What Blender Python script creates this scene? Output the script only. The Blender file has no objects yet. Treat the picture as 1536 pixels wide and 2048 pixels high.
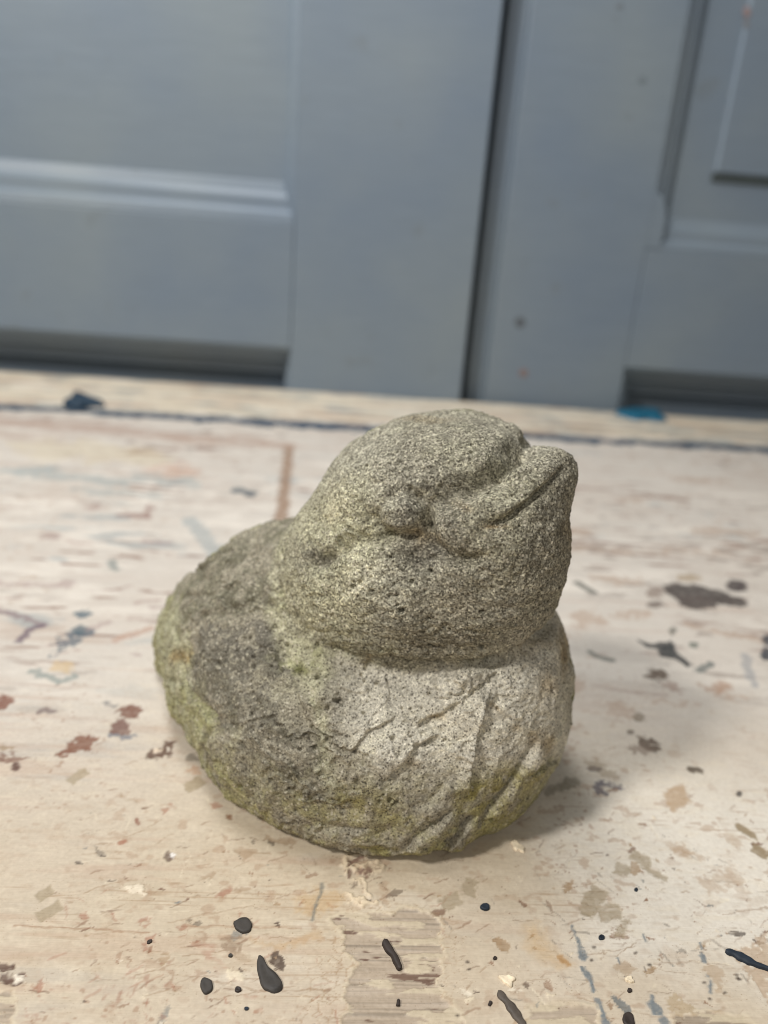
import bpy, math
import numpy as np
from mathutils import Matrix, Vector
sc = bpy.context.scene
col = sc.collection

# ------------------------------------------------------------------ camera
IW, IH, FPX, CAMH, YAW = 1536, 2048, 1500.0, 0.14, 4.0
_d = np.array([-340., 4276., FPX]); _d /= np.linalg.norm(_d)
_f = np.array([0, 0, 1.]); _fh = _f - _d*(_f@_d); _fh /= np.linalg.norm(_fh)
_r = np.cross(_d, _fh); _y = math.radians(YAW)
R = np.stack([_r*math.cos(_y)+_fh*math.sin(_y), -_r*math.sin(_y)+_fh*math.cos(_y), -_d])
CAM = np.array([0, 0, CAMH])
cd = bpy.data.cameras.new('camera'); cam = bpy.data.objects.new('camera', cd); col.objects.link(cam)
cd.sensor_fit = 'AUTO'; cd.sensor_width = 36; cd.lens = FPX/IH*36
cd.clip_start = 0.01; cd.clip_end = 50
cam.matrix_world = Matrix([[R[i, 0], -R[i, 1], -R[i, 2], CAM[i]] for i in range(3)] + [[0, 0, 0, 1]])
cd.dof.use_dof = True; cd.dof.focus_distance = 0.157; cd.dof.aperture_fstop = 10.0
sc.camera = cam; sc.cycles.filter_width = 0.9

# ------------------------------------------------------------------ light of the room and an added fill
w = bpy.data.worlds.new('World'); sc.world = w; w.use_nodes = True
w.node_tree.nodes['Background'].inputs[0].default_value = (1.0, 0.97, 0.93, 1)
w.node_tree.nodes['Background'].inputs[1].default_value = 0.09
def lamp(name, loc, target, power, size, colr, sy=None):
    l = bpy.data.lights.new(name, 'AREA'); l.energy = power; l.color = colr
    l.size = size
    if sy: l.shape = 'RECTANGLE'; l.size_y = sy
    else: l.shape = 'DISK'
    o = bpy.data.objects.new(name, l); col.objects.link(o); o.location = loc
    o.rotation_euler = (Vector(target)-Vector(loc)).to_track_quat('-Z', 'Y').to_euler()
    return o
lamp('ceiling_lamp', (-0.80, -0.30, 1.05), (0.02, 0.25, 0.03), 12.6, 0.2, (1.0, 0.97, 0.93))
lamp('door_side_lamp', (-0.22, 0.44, 1.00), (0.05, 0.54, 0.0), 6.6, 0.6, (0.98, 0.985, 0.99), 0.3)
lamp('front_fill', (0.08, -0.60, 0.62), (0.02, 0.20, 0.04), 1.8, 0.4, (1.0, 0.97, 0.93))  # added fill from the front, brightens the breast
vs = sc.view_settings; vs.view_transform = 'Standard'; vs.look = 'None'; vs.exposure = 0; vs.gamma = 1

# ------------------------------------------------------------------ helpers
def ray(px, py):
    px = np.asarray(px, float); py = np.asarray(py, float)
    v = np.stack([px-IW/2, py-IH/2, np.full(px.shape, FPX)], -1) @ R.T
    return v/np.linalg.norm(v, axis=-1, keepdims=True)
def ground(p, z=0.0):
    p = np.asarray(p, float); v = ray(p[..., 0], p[..., 1])
    return CAM + v*((z-CAMH)/v[..., 2])[..., None]
def at_depth(p, Y):
    p = np.asarray(p, float); v = ray(p[..., 0], p[..., 1])
    return CAM + v*(Y/v[..., 1])[..., None]
def project(P):
    c = (P-CAM) @ R
    return np.stack([c[..., 0]/c[..., 2]*FPX+IW/2, c[..., 1]/c[..., 2]*FPX+IH/2], -1)
def lin(r, g, b):
    c = np.array([r, g, b])/255.
    return np.where(c < .04045, c/12.92, ((c+.055)/1.055)**2.4)
def _hash(*ii):
    h = np.zeros(ii[0].shape, np.uint32)
    for k, i in enumerate(ii):
        h = (h ^ (i.astype(np.uint32)*np.uint32([374761393, 668265263, 2246822519, 3266489917][k])))
        h = (h ^ (h >> np.uint32(15)))*np.uint32(2654435761)
    h ^= h >> np.uint32(13); h *= np.uint32(1274126177); h ^= h >> np.uint32(16)
    return (h & np.uint32(0xffffff)).astype(np.float32)/np.float32(0xffffff)
def noise2(x, y, seed=0):                       # value noise -1..1
    xi = np.floor(x); yi = np.floor(y); fx = (x-xi).astype(np.float32); fy = (y-yi).astype(np.float32)
    xi = xi.astype(np.int64); yi = yi.astype(np.int64); s = np.full(xi.shape, seed, np.int64)
    ux = fx*fx*(3-2*fx); uy = fy*fy*(3-2*fy)
    a = _hash(xi, yi, s); b = _hash(xi+1, yi, s); c = _hash(xi, yi+1, s); d = _hash(xi+1, yi+1, s)
    return ((a+(b-a)*ux)*(1-uy)+(c+(d-c)*ux)*uy)*2-1
def fbm2(x, y, seed=0, o=4):
    r = 0; a = 1; t = 0
    for k in range(o):
        r = r+a*noise2(x*2**k+k*7.3, y*2**k+k*3.1, seed+k); t += a; a *= .5
    return r/t
def noise3(p, seed=0):
    pi = np.floor(p); f = (p-pi).astype(np.float32); pi = pi.astype(np.int64); u = f*f*(3-2*f)
    s = np.full(pi.shape[:-1], seed, np.int64); r = 0
    for dx in (0, 1):
        wx = u[..., 0] if dx else 1-u[..., 0]
        for dy in (0, 1):
            wy = u[..., 1] if dy else 1-u[..., 1]
            for dz in (0, 1):
                wz = u[..., 2] if dz else 1-u[..., 2]
                r = r+_hash(pi[..., 0]+dx, pi[..., 1]+dy, pi[..., 2]+dz, s)*wx*wy*wz
    return r*2-1
def fbm3(p, seed=0, o=4):
    r = 0; a = 1; t = 0
    for k in range(o):
        r = r+a*noise3(p*2**k+k*5.7, seed+k); t += a; a *= .5
    return r/t
def sstep(a, b, x):
    t = np.clip((x-a)/(b-a), 0, 1); return t*t*(3-2*t)
def poly_sdf(px, py, P):                        # signed distance to a polygon, negative inside
    d = np.full(px.shape, 1e9); ins = np.zeros(px.shape, bool); n = len(P)
    for i in range(n):
        x0, y0 = P[i-1]; x1, y1 = P[i]
        ex, ey = x1-x0, y1-y0; wx, wy = px-x0, py-y0
        t = np.clip((wx*ex+wy*ey)/(ex*ex+ey*ey+1e-20), 0, 1)
        d = np.minimum(d, (wx-ex*t)**2+(wy-ey*t)**2)
        if y1 != y0:
            ins ^= ((y1 > py) != (y0 > py)) & (px < (x0-x1)*(py-y1)/(y0-y1)+x1)
    d = np.sqrt(d)
    return np.where(ins, -d, d)
def line_dist(px, py, P):
    d = np.full(px.shape, 1e9)
    for i in range(len(P)-1):
        x0, y0 = P[i]; x1, y1 = P[i+1]
        ex, ey = x1-x0, y1-y0; wx, wy = px-x0, py-y0
        t = np.clip((wx*ex+wy*ey)/(ex*ex+ey*ey+1e-20), 0, 1)
        d = np.minimum(d, (wx-ex*t)**2+(wy-ey*t)**2)
    return np.sqrt(d)
def mesh_from(name, V, F, mat, parent=None, smooth=True, attrs=None, offset=None):
    V = np.asarray(V, np.float32); F = np.asarray(F, np.int32)
    me = bpy.data.meshes.new(name); k = F.shape[1]
    me.vertices.add(len(V)); me.vertices.foreach_set('co', V.ravel())
    me.loops.add(F.size); me.loops.foreach_set('vertex_index', F.ravel())
    me.polygons.add(len(F)); me.polygons.foreach_set('loop_start', np.arange(0, F.size, k, dtype=np.int32))
    me.polygons.foreach_set('use_smooth', np.full(len(F), smooth))
    if attrs:
        for n, a in attrs.items():
            if a.ndim == 2:
                at = me.attributes.new(n, 'FLOAT_COLOR', 'POINT')
                at.data.foreach_set('color', np.concatenate([a, np.ones((len(a), 1))], 1).astype(np.float32).ravel())
            else:
                at = me.attributes.new(n, 'FLOAT', 'POINT'); at.data.foreach_set('value', a.astype(np.float32))
    me.update(calc_edges=True); me.validate()
    me.materials.append(mat)
    o = bpy.data.objects.new(name, me); col.objects.link(o)
    if parent: o.parent = parent
    return o
def thing(name, label, cat, loc=(0, 0, 0), group=None):
    o = bpy.data.objects.new(name, None); col.objects.link(o); o.location = loc; o.empty_display_size = .02
    o['label'] = label; o['category'] = cat
    if group: o['group'] = group
    return o
class NT:
    def __init__(s, name):
        s.m = bpy.data.materials.new(name); s.m.use_nodes = True; s.t = s.m.node_tree
        s.b = s.t.nodes['Principled BSDF']
    def n(s, typ, **kw):
        nd = s.t.nodes.new('ShaderNode'+typ)
        for k, v in kw.items():
            if k.startswith('i_'): nd.inputs[k[2:].replace('_', ' ')].default_value = v
            else: setattr(nd, k, v)
        return nd
    def l(s, a, b): s.t.links.new(a, b)
    def ramp(s, fac, stops):
        r = s.n('ValToRGB'); e = r.color_ramp.elements
        while len(e) < len(stops): e.new(.5)
        for q, (p, c) in zip(e, stops): q.position = p; q.color = (*c, 1) if len(c) == 3 else c
        s.l(fac, r.inputs[0]); return r.outputs[0]
    def mix(s, typ, fac, a, b):
        m = s.n('MixRGB', blend_type=typ)
        for i, v in enumerate((fac, a, b)):
            if isinstance(v, (int, float)): m.inputs[i].default_value = v
            elif isinstance(v, tuple): m.inputs[i].default_value = (*v, 1)
            else: s.l(v, m.inputs[i])
        return m.outputs[0]
    def math(s, op, a, b=0.0):
        m = s.n('Math', operation=op)
        for i, v in enumerate((a, b)):
            if isinstance(v, (int, float)): m.inputs[i].default_value = v
            else: s.l(v, m.inputs[i])
        return m.outputs[0]

# ------------------------------------------------------------------ TABLE TOP
rng = np.random.default_rng(7)
def axis_x():
    xs = [0.0]
    while xs[-1] < 0.62:
        d = xs[-1]; xs.append(d+(.00034 if d < .1 else .00034+(d-.1)*.012))
    xs = np.array(xs); return np.concatenate([-xs[:0:-1], xs])+.022
def axis_y(a, b):
    ys = [a]
    while ys[-1] < b:
        y = ys[-1]; ys.append(y+(.00028*(max(y, .1)/.12)**1.5 if y > .085 else .006))
    ys[-1] = b; return np.array(ys)
BACKY, SEAM = 0.7520, 0.6105
GX = axis_x(); GV = np.concatenate([axis_y(-.06, SEAM), axis_y(SEAM+.0012, BACKY)])
NSEAM = len(axis_y(-.06, SEAM))
X, Vv = np.meshgrid(GX, GV); Y = Vv+.037*X*sstep(.25, SEAM, Vv)*(1-sstep(SEAM, BACKY, Vv))
Zh = np.zeros_like(X)
base1 = lin(199, 184, 160); base2 = lin(210, 202, 191); base3 = lin(204, 191, 177)
far = sstep(.13, .24, Y + .15*np.clip(-X, 0, .2))
t1 = sstep(-.4, .5, fbm2(X*18, Y*22, 3))[..., None]
COL = base1*(1-far[..., None])+base2*far[..., None]
COL = COL*(1-.35*t1)+base3*.35*t1
wl = (sstep(.035, .075, X+.012*fbm2(X*60, Y*60, 5, 3))*sstep(.098, .128, Y+.012*fbm2(X*60, Y*80, 6, 3))*(1-sstep(.155, .2, Y)))[..., None]*.9     # whiter area at the right, colour raised to offset the lamp's falloff
COL = COL*(1-wl)+lin(226, 219, 206)*wl
COL *= (1+.05*fbm2(X*160, Y*300, 11))[..., None]
def blend(mask, c):
    global COL
    m = np.clip(mask, 0, 1)[..., None]; COL = COL*(1-m)+c*m
# horizontal brush-rubbed streaks and scuffs
s1 = fbm2(X*22, Y*330, 21, 4); s2 = fbm2(X*9+3, Y*14, 22, 3)
blend(sstep(.18, .6, s1)*sstep(-.1, .5, s2)*.30, lin(178, 140, 116))
s3 = fbm2(X*30, Y*260, 25, 4); s4 = fbm2(X*12+8, Y*16+3, 26, 3)
blend(sstep(.2, .65, s3)*sstep(0, .5, s4)*.32, lin(165, 162, 158))
s5 = fbm2(X*60, Y*160, 28, 4); s6 = fbm2(X*16, Y*20+9, 29, 3)
blend(sstep(.1, .6, s5)*sstep(.05, .55, s6)*.35, lin(228, 221, 208))
s7 = fbm2(X*26, Y*120, 51, 5); s8 = fbm2(X*7, Y*9, 52, 3); midf = sstep(.17, .26, Y)
blend(sstep(.05, .4, s7)*sstep(-.3, .3, s8)*midf*.7, lin(230, 222, 210)); blend(sstep(.08, .45, -s7)*sstep(-.2, .4, -s8)*midf*.6, lin(186, 166, 150))
s9 = fbm2(X*34+5, Y*90, 54, 5); blend(sstep(.22, .4, s9)*sstep(0, .4, fbm2(X*10, Y*12, 56, 3))*midf*.6, lin(150, 160, 162))
blend(sstep(.3, .45, fbm2(X*45, Y*260+4, 58, 4))*sstep(.05, .4, fbm2(X*11+2, Y*14, 59, 3))*midf*.8, lin(148, 120, 106))
s10 = fbm2(X*190, Y*520, 61, 4); blend(sstep(.15, .5, s10)*(1-midf)*.26, lin(220, 207, 184)); blend(sstep(.2, .5, -s10)*(1-midf)*.2, lin(176, 150, 122))
hl = np.abs(fbm2(X*8, Y*520, 63, 3)); blend((1-sstep(.0, .035, hl))*sstep(.1, .4, fbm2(X*30, Y*90, 64, 3))*(1-midf)*.5, lin(160, 130, 100))
s11 = fbm2(X*70, Y*190, 66, 4); blend(sstep(.28, .42, s11)*sstep(0, .35, fbm2(X*13, Y*16, 67, 3))*midf*.6, lin(132, 116, 106))
s12 = fbm2(X*55+9, Y*150, 68, 4); blend(sstep(.22, .4, s12)*sstep(-.1, .3, fbm2(X*9, Y*12+5, 69, 3))*midf*.55, lin(236, 228, 216))
# speckled scuffing (tiny brown chips)
sp = fbm2(X*620, Y*620, 31, 2); spm = fbm2(X*30, Y*30, 32, 3)
blend(sstep(.50, .62, sp)*sstep(-.05, .4, spm)*.5*(1-sstep(.2, .3, Y)), lin(150, 112, 85))
sp = fbm2(X*300, Y*420, 34, 3); spm = fbm2(X*14, Y*14, 35, 3)
blend(sstep(.34, .5, sp)*sstep(0, .4, spm)*.45, lin(168, 138, 112))
# fine relief of the paint film
Zh += .00003*fbm2(X*140, Y*420, 41, 3) + .00006*fbm2(X*60, Y*70, 42, 3)
SH = None
def win(P, pad):
    P = np.asarray(P); x0, y0 = P.min(0)-pad; x1, y1 = P.max(0)+pad
    sh = .03 if y1 > .25 else 0.0
    i0, i1 = np.searchsorted(GV, [y0-sh, y1+sh]); j0, j1 = np.searchsorted(GX, [x0, x1])
    return slice(max(i0-1, 0), i1+1), slice(max(j0-1, 0), j1+1)
def paint(P, c, a=1.0, soft=.0003, warp=.0006, hgt=0.0, brk=0.0, wfreq=300, line=None, seed=0, world=False, brkf=(200, 600), mott=.55):
    """stain, chip or smear on the table top: polygon (or polyline of half-width `line` px) given as points"""
    global COL
    G = np.asarray(P, float) if world else ground(P)[..., :2]
    pad = .004+warp*2
    if line:
        pw = np.asarray(P, float); hw = np.linalg.norm(ground(pw+[line*.7, line*.7])[..., :2]-G, axis=-1).mean() if not world else line
        pad += hw
    sl = win(G, pad); x = X[sl]; y = Y[sl]
    if x.size == 0: return
    sd = seed+int(abs(G[0, 0])*1e5) % 997
    qx = x+warp*fbm2(x*wfreq, y*wfreq, sd, 3)*1.6; qy = y+warp*fbm2(x*wfreq, y*wfreq, sd+50, 3)*1.6
    qx = qx+warp*.95*fbm2(x*wfreq*3.7, y*wfreq*3.7, sd+70, 2); qy = qy+warp*.95*fbm2(x*wfreq*3.7, y*wfreq*3.7, sd+80, 2)
    ext = min(np.ptp(G[:, 0]), np.ptp(G[:, 1])) if not line else 0
    d = (line_dist(qx, qy, G)-hw) if line else poly_sdf(qx, qy, G)-0*ext
    m = 1-sstep(-soft, soft, d)
    if brk: m = m*sstep(brk-1.0, brk-.6, fbm2(x*brkf[0], y*brkf[1], sd+9, 3))
    Zh[sl] += hgt*m
    mot = .5+.5*fbm2(x*420, y*700, sd+33, 3)*1.6; m = m*(1-mott*(1-np.clip(.62+.5*mot, 0, 1.05)*(1-.45*sstep(.62, .8, mot))))
    m = (m*min(1, a*1.12))[..., None]; COL[sl] = COL[sl]*(1-m)+np.asarray(c)*m
def rect(cx, cy, l, wd, ang):
    a = math.radians(ang); u = np.array([math.cos(a), math.sin(a)]); v = np.array([-u[1], u[0]])
    return [np.array([cx, cy])+u*sx*l/2+v*sy*wd/2 for sx, sy in ((-1, -.8), (.9, -1), (1, .9), (-.95, 1))]
def oval(cx, cy, rx, ry, ang=0, n=12):
    a = math.radians(ang); t = np.linspace(0, 2*math.pi, n, endpoint=False)
    return np.stack([cx+rx*np.cos(t)*math.cos(a)-ry*np.sin(t)*math.sin(a), cy+rx*np.cos(t)*math.sin(a)+ry*np.sin(t)*math.cos(a)], -1)
def scatter_scratches(n, x0, x1, y0, y1, angs, lens, c, a, hw=.00012):
    for k in range(n):
        p = np.array([rng.uniform(x0, x1), rng.uniform(y0, y1)]); an = math.radians(rng.choice(angs)+rng.normal()*9)
        L = rng.uniform(*lens); q = p+L*np.array([math.cos(an), math.sin(an)])
        paint([p, (p+q)/2+rng.normal(size=2)*L*.04, q], c, a*rng.uniform(.5, 1), soft=.00012, warp=.0003, line=hw*rng.uniform(.6, 2.4), world=True, brk=.75, seed=k, hgt=-.00003)
RED, BRN, TAN, OLV = lin(158, 112, 90), lin(112, 78, 60), lin(178, 152, 124), lin(158, 143, 118)
DK, NAVY, GRB = lin(62, 56, 52), lin(36, 46, 58), lin(118, 126, 132)
scatter_scratches(110, -.06, .1, .095, .19, [35, 35, 30, 0, 0], (.002, .009), TAN*.85, .75)
scatter_scratches(70, -.06, .03, .095, .135, [30, 40, 120], (.001, .006), RED*1.1, .6)
scatter_scratches(60, .03, .12, .098, .15, [130, 125, 120, 0], (.001, .007), lin(140, 130, 118), .7)
scatter_scratches(45, -.05, .11, .095, .13, [0, 2, -2], (.006, .03), lin(150, 120, 92), .6, hw=.00009)
scatter_scratches(60, -.25, .25, .22, .6, [0, 5, -5, 30], (.006, .04), lin(170, 150, 138), .55, hw=.0006)
scatter_scratches(30, -.2, -.03, .22, .45, [0, 20, 30], (.006, .02), lin(165, 135, 125), .6, hw=.0006)
# clustered chips, specks and dents near the viewer
cl = [(-.03, .11, 26), (-.01, .125, 22), (.015, .112, 30), (.055, .118, 26), (.075, .125, 30), (.09, .135, 24), (-.035, .14, 16), (.1, .16, 18), (.045, .105, 24), (.02, .135, 16), (.07, .15, 16)]
for cx, cy, n in cl:
    for k in range(n):
        p = np.array([cx, cy])+rng.normal(size=2)*[.016, .009]; r = .00022*rng.pareto(1.6)+.00018; r = min(r, .0016); e = rng.uniform(.4, 1)
        t = rng.choice(5, p=[.34, .2, .22, .12, .12]); c_ = (lin(140, 104, 78), lin(84, 66, 54), lin(166, 140, 110), lin(226, 212, 186), lin(120, 122, 120))[t]
        an = rng.choice([.5, 0, 2.1])+rng.normal()*.3; q = oval(0, 0, r*1.5, r*e, math.degrees(an), 8)*rng.uniform(.75, 1.25, (8, 1))+p
        paint(q, c_, rng.uniform(.5, .95), soft=.00012, warp=.0004, world=True, wfreq=900, seed=k, hgt=.00015 if t == 3 else -.00008, brk=.2)
scatter_scratches(150, -.06, .12, .093, .15, [35, 125, 0, 0, 30], (.0008, .006), lin(122, 92, 70), .8, hw=.00008)
scatter_scratches(70, -.06, .12, .093, .16, [35, 125, 0, 90], (.001, .007), lin(226, 214, 190), .7, hw=.0001)
for k in range(260):
    p = np.array([rng.uniform(-.06, .12), .094+.07*rng.random()**1.5]); r = min(.00016*rng.pareto(1.5)+.00012, .0011)
    t = rng.choice(4, p=[.35, .3, .2, .15]); c_ = (lin(120, 88, 68), lin(150, 122, 96), lin(70, 58, 50), lin(230, 220, 200))[t]
    an = rng.choice([.55, 2.1, 0])+rng.normal()*.25; q = oval(0, 0, r*rng.uniform(1, 3.2), r*rng.uniform(.4, .9), math.degrees(an), 7)*rng.uniform(.7, 1.3, (7, 1))+p
    paint(q, c_, rng.uniform(.4, .85), soft=.0001, warp=.0003, world=True, wfreq=1200, seed=k, hgt=-.00008, brk=.25)
scatter_scratches(120, -.06, .12, .093, .17, [30, 33, 36, 28], (.001, .005), lin(140, 108, 84), .7, hw=.00012)
# --- bare wood where the paint has come off
def bare(P, seed):
    global COL
    G = ground(P)[..., :2]; sl = win(G, .006); x = X[sl]; y = Y[sl]
    qx = x+.0011*fbm2(x*260, y*500, seed, 4)+.0007*fbm2(x*700, y*1300, seed+11, 2); qy = y+.0008*fbm2(x*300, y*300, seed+5, 4)+.0005*fbm2(x*900, y*900, seed+12, 2)
    d = poly_sdf(qx, qy, G)
    m = 1-sstep(-.00015, .00015, d)
    g = fbm2(x*40, y*2600, seed+2, 3); g2 = fbm2(x*90, y*900, seed+3, 3)
    wood = lin(180, 164, 144)*(1-.34*sstep(-.1, .6, g)[..., None])+.07*np.clip(g2, 0, 1)[..., None]
    keep = sstep(.06, .16, fbm2(x*130, y*620, seed+7, 5))      # islands of paint left
    dk = sstep(.36, .44, fbm2(x*160, y*900, seed+8, 4))
    wood = wood*(1-dk[..., None]*.8)+lin(98, 68, 54)*dk[..., None]*.8
    wood = wood*(1-keep[..., None]*.85)+lin(204, 190, 164)*keep[..., None]*.85
    mm = m[..., None]; COL[sl] = COL[sl]*(1-mm)+wood*mm
    Zh[sl] += m*(-.00022+.00006*g+.00018*keep)
    rim = np.exp(-((d-.0004)/.0004)**2)                        # lifted, lighter edge of the film
    COL[sl] = COL[sl]*(1-.3*rim[..., None])+lin(222, 208, 178)*.3*rim[..., None]; Zh[sl] += .00012*rim*(1-m)*(.5+fbm2(x*500, y*500, seed+4, 2))
# crackle round the patch
cr = ground([(640, 1880), (690, 1800), (760, 1790), (900, 1830), (920, 2100), (560, 2100), (600, 1960)])[:, :2]
sl = win(cr, .004); x = X[sl]; y = Y[sl]; dm = 1-sstep(-.004, .003, poly_sdf(x, y, cr)+.003*fbm2(x*150, y*150, 77, 2))
def worley(x, y, s):
    xi = np.floor(x); yi = np.floor(y); d1 = np.full(x.shape, 9.); d2 = d1.copy()
    for a in (-1, 0, 1):
        for b in (-1, 0, 1):
            cx = (xi+a).astype(np.int64); cy = (yi+b).astype(np.int64); z = np.full(cx.shape, s, np.int64)
            dd = np.hypot(cx+_hash(cx, cy, z)-x, cy+_hash(cx, cy, z+1)-y)
            d2 = np.minimum(d2, np.maximum(d1, dd)); d1 = np.minimum(d1, dd)
    return d2-d1
wn = worley(x*420+fbm2(x*300, y*300, 4)*.6, y*420+fbm2(x*300, y*300, 5)*.6, 3)
ck = (1-sstep(.02, .10, wn))*dm
COL[sl] = COL[sl]*(1-.42*ck[..., None])+lin(150, 112, 72)*.42*ck[..., None]; Zh[sl] -= .00006*ck
for P, sd in (([(664, 1838), (695, 1825), (720, 1832), (745, 1826), (790, 1828), (812, 1815), (845, 1822), (870, 1835), (885, 1852), (872, 1868), (880, 1895), (888, 1905), (880, 1950), (870, 1972), (905, 2010), (930, 2060), (680, 2060), (700, 2020), (690, 1975), (705, 1940), (725, 1925), (695, 1905), (690, 1870)], 101),
              ([(1056, 2016), (1085, 2008), (1195, 2010), (1202, 2060), (1058, 2060)], 131),
              ([(1350, 2036), (1420, 2024), (1480, 2032), (1530, 2062), (1345, 2062)], 151),
              ([(-20, 1975), (22, 1985), (32, 2010), (18, 2060), (-30, 2060)], 171)):
    bare(P, sd)
# --- single marks, front left
for q in ((390, 1567, 42, 22, -28), (157, 1552, 44, 17, -30), (90, 1787, 38, 22, -32), (100, 1821, 58, 24, -30)):
    paint(rect(*q), OLV*1.12, .8, warp=.0004, hgt=-.00012, brk=.25)
for q in ((332, 1617, 30, 12, -40), (430, 1610, 22, 16, -10), (257, 1597, 40, 10, 20), (75, 1973, 34, 18, -35), (463, 1845, 10, 8, 0), (360, 1850, 20, 14, -30), (300, 1882, 34, 9, -40), (420, 1752, 45, 12, -25), (495, 1782, 46, 14, 12), (285, 1845, 24, 10, -45), (170, 1832, 12, 22, 10), (235, 1838, 10, 22, 0), (450, 1785, 30, 12, -40), (560, 1680, 70, 14, 12), (490, 1700, 40, 30, 40)):
    paint(rect(*q), RED*1.05 if q[2] < 35 else TAN*.85, .65, warp=.0009, brk=.45, hgt=-.00008)
paint(oval(340, 1712, 13, 10), lin(110, 92, 80), .85, hgt=-.0001); paint(oval(343, 1713, 6, 5), lin(240, 235, 228), .95, hgt=.0002)
paint(oval(243, 1688, 13, 6, -10), lin(165, 115, 90), .8); paint(oval(275, 1645, 6, 8), lin(140, 95, 75), .8)
paint(oval(273, 1776, 26, 7, 8), lin(238, 226, 204), .7, hgt=.00025, warp=.001)
paint([(30, 1852), (160, 1858), (300, 1866)], lin(150, 110, 80), .7, line=1.6, warp=.0003); paint([(365, 1851), (470, 1854), (600, 1858)], lin(150, 110, 80), .55, line=1.5, warp=.0003)
paint(oval(465, 1880, 22, 18, 30), lin(150, 128, 105), .75, brk=.4, warp=.0012); paint(oval(400, 1878, 15, 14), lin(160, 130, 105), .6, brk=.5)
paint([(400, 1890), (450, 1945), (520, 2030)], RED*1.15, .45, line=9, brk=1.0, warp=.001); paint([(465, 1905), (520, 1950)], TAN*.9, .5, line=8, brk=.6, warp=.001)
paint([(225, 1935), (300, 1925), (350, 1960), (340, 2040), (210, 2050)], RED, .5, soft=.001, brk=1.15, warp=.003, brkf=(1100, 600)); paint([(60, 2000), (200, 2010), (330, 2040), (100, 2070)], RED, .45, soft=.001, brk=1.15, warp=.003, brkf=(400, 1400))
paint(rect(12, 1935, 34, 16, 10), lin(92, 66, 52), .9, brk=.3, hgt=-.0002); paint(rect(20, 1957, 50, 16, 5), lin(92, 66, 52), .9, brk=.45, hgt=-.0002); paint(oval(40, 1955, 10, 8), lin(240, 230, 212), .9, hgt=.0003)
# yellowish stains
paint([(590, 1790), (650, 1780), (700, 1800), (640, 1830), (600, 1825)], lin(190, 155, 105), .45, soft=.0015, warp=.0015); paint([(500, 1875), (560, 1885), (620, 1868), (650, 1860), (640, 1880), (560, 1900)], lin(186, 150, 105), .5, soft=.001, warp=.001)
paint([(1045, 1850), (1072, 1845), (1100, 1890), (1138, 1925), (1120, 1932), (1075, 1915), (1055, 1885)], lin(196, 162, 112), .5, soft=.0022, warp=.001); paint(oval(1126, 1920, 15, 7, 40), lin(176, 134, 82), .7)
# crumbled chip by the figure's foot
for q, c in (((722, 1738, 40, 26, -10), lin(196, 172, 145)), ((712, 1722, 34, 9, -12), lin(128, 98, 84)), ((728, 1738, 48, 8, -8), lin(130, 102, 88)), ((700, 1742, 10, 26, 10), lin(120, 96, 82)), ((735, 1752, 28, 6, -8), lin(120, 92, 76)), ((705, 1772, 18, 9, 120), lin(120, 105, 90))):
    paint(rect(*q), c, .85, warp=.0012, hgt=.0002)
for p in ([(692, 1745), (690, 1725), (712, 1713), (735, 1712)], [(700, 1735), (730, 1728), (755, 1720), (760, 1730), (745, 1748)], [(705, 1765), (725, 1762), (735, 1778), (740, 1800)], [(690, 1790), (720, 1800), (760, 1808)]):
    paint(p, lin(226, 208, 178), .8, line=4, warp=.0012, hgt=.0005)
paint([(645, 1768), (635, 1800), (624, 1840)], lin(120, 120, 112), .8, line=3, warp=.0003, brk=.3)
# front right
for q in ((940, 1775, 26, 36, 20), (903, 1800, 44, 26, -25), (1186, 1800, 38, 62, 32), (1176, 1826, 30, 12, 10), (1220, 1824, 42, 34, -10), (1243, 1853, 20, 46, 22), (1243, 1738, 34, 24, 20), (1280, 1715, 46, 26, 25), (1310, 1745, 60, 12, 30)):
    paint(rect(*q), OLV*1.05, .7, warp=.0006, hgt=-.0001, brk=.3)
paint(rect(1355, 1595, 50, 46, -20), lin(178, 150, 118), .75, warp=.0006, soft=.0005)
for q in ((1493, 1662, 48, 13, 32), (1520, 1702, 40, 20, 30)): paint(rect(*q), lin(150, 132, 104), .9, warp=.0004, hgt=-.0001)
for q in ((1460, 1675, 44, 22, 40), (1385, 1710, 66, 10, 20), (1350, 1690, 60, 24, 10), (1370, 1700, 40, 14, 20), (1440, 1760, 80, 40, -20)): paint(rect(*q), TAN, .45, warp=.0014, brk=.4, soft=.0006)
for p, lw in (([(1145, 1852), (1156, 1890)], 3.5), ([(1158, 1893), (1166, 1915)], 8), ([(1170, 1937), (1180, 1958), (1190, 1982)], 7), ([(1193, 1996), (1204, 2022), (1216, 2052)], 7), ([(1400, 1885), (1404, 1900)], 3), ([(1403, 1906), (1410, 1924)], 6), ([(1418, 1955), (1424, 1988)], 4), ([(1298, 1990), (1304, 2006)], 5), ([(1304, 2010), (1316, 2030), (1332, 2056)], 13), ([(1290, 1868), (1296, 1884)], 2.5), ([(1240, 1922), (1246, 1932)], 3)):
    paint(p, lin(112, 122, 128), .85, line=lw, warp=.0006, brk=.2, hgt=.00006)
paint([(1490, 1890), (1545, 1860), (1560, 2010), (1530, 1990), (1505, 1950), (1480, 1925)], lin(184, 160, 134), .7, warp=.0018, hgt=-.0001); paint([(1395, 1932), (1440, 1935), (1448, 1952), (1430, 1960), (1450, 1990), (1420, 1965)], lin(182, 160, 134), .7, warp=.0012)
paint([(1318, 1985), (1345, 1982), (1360, 2000), (1400, 2015), (1380, 2030), (1340, 2020)], lin(180, 160, 130), .75, warp=.0015)
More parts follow.
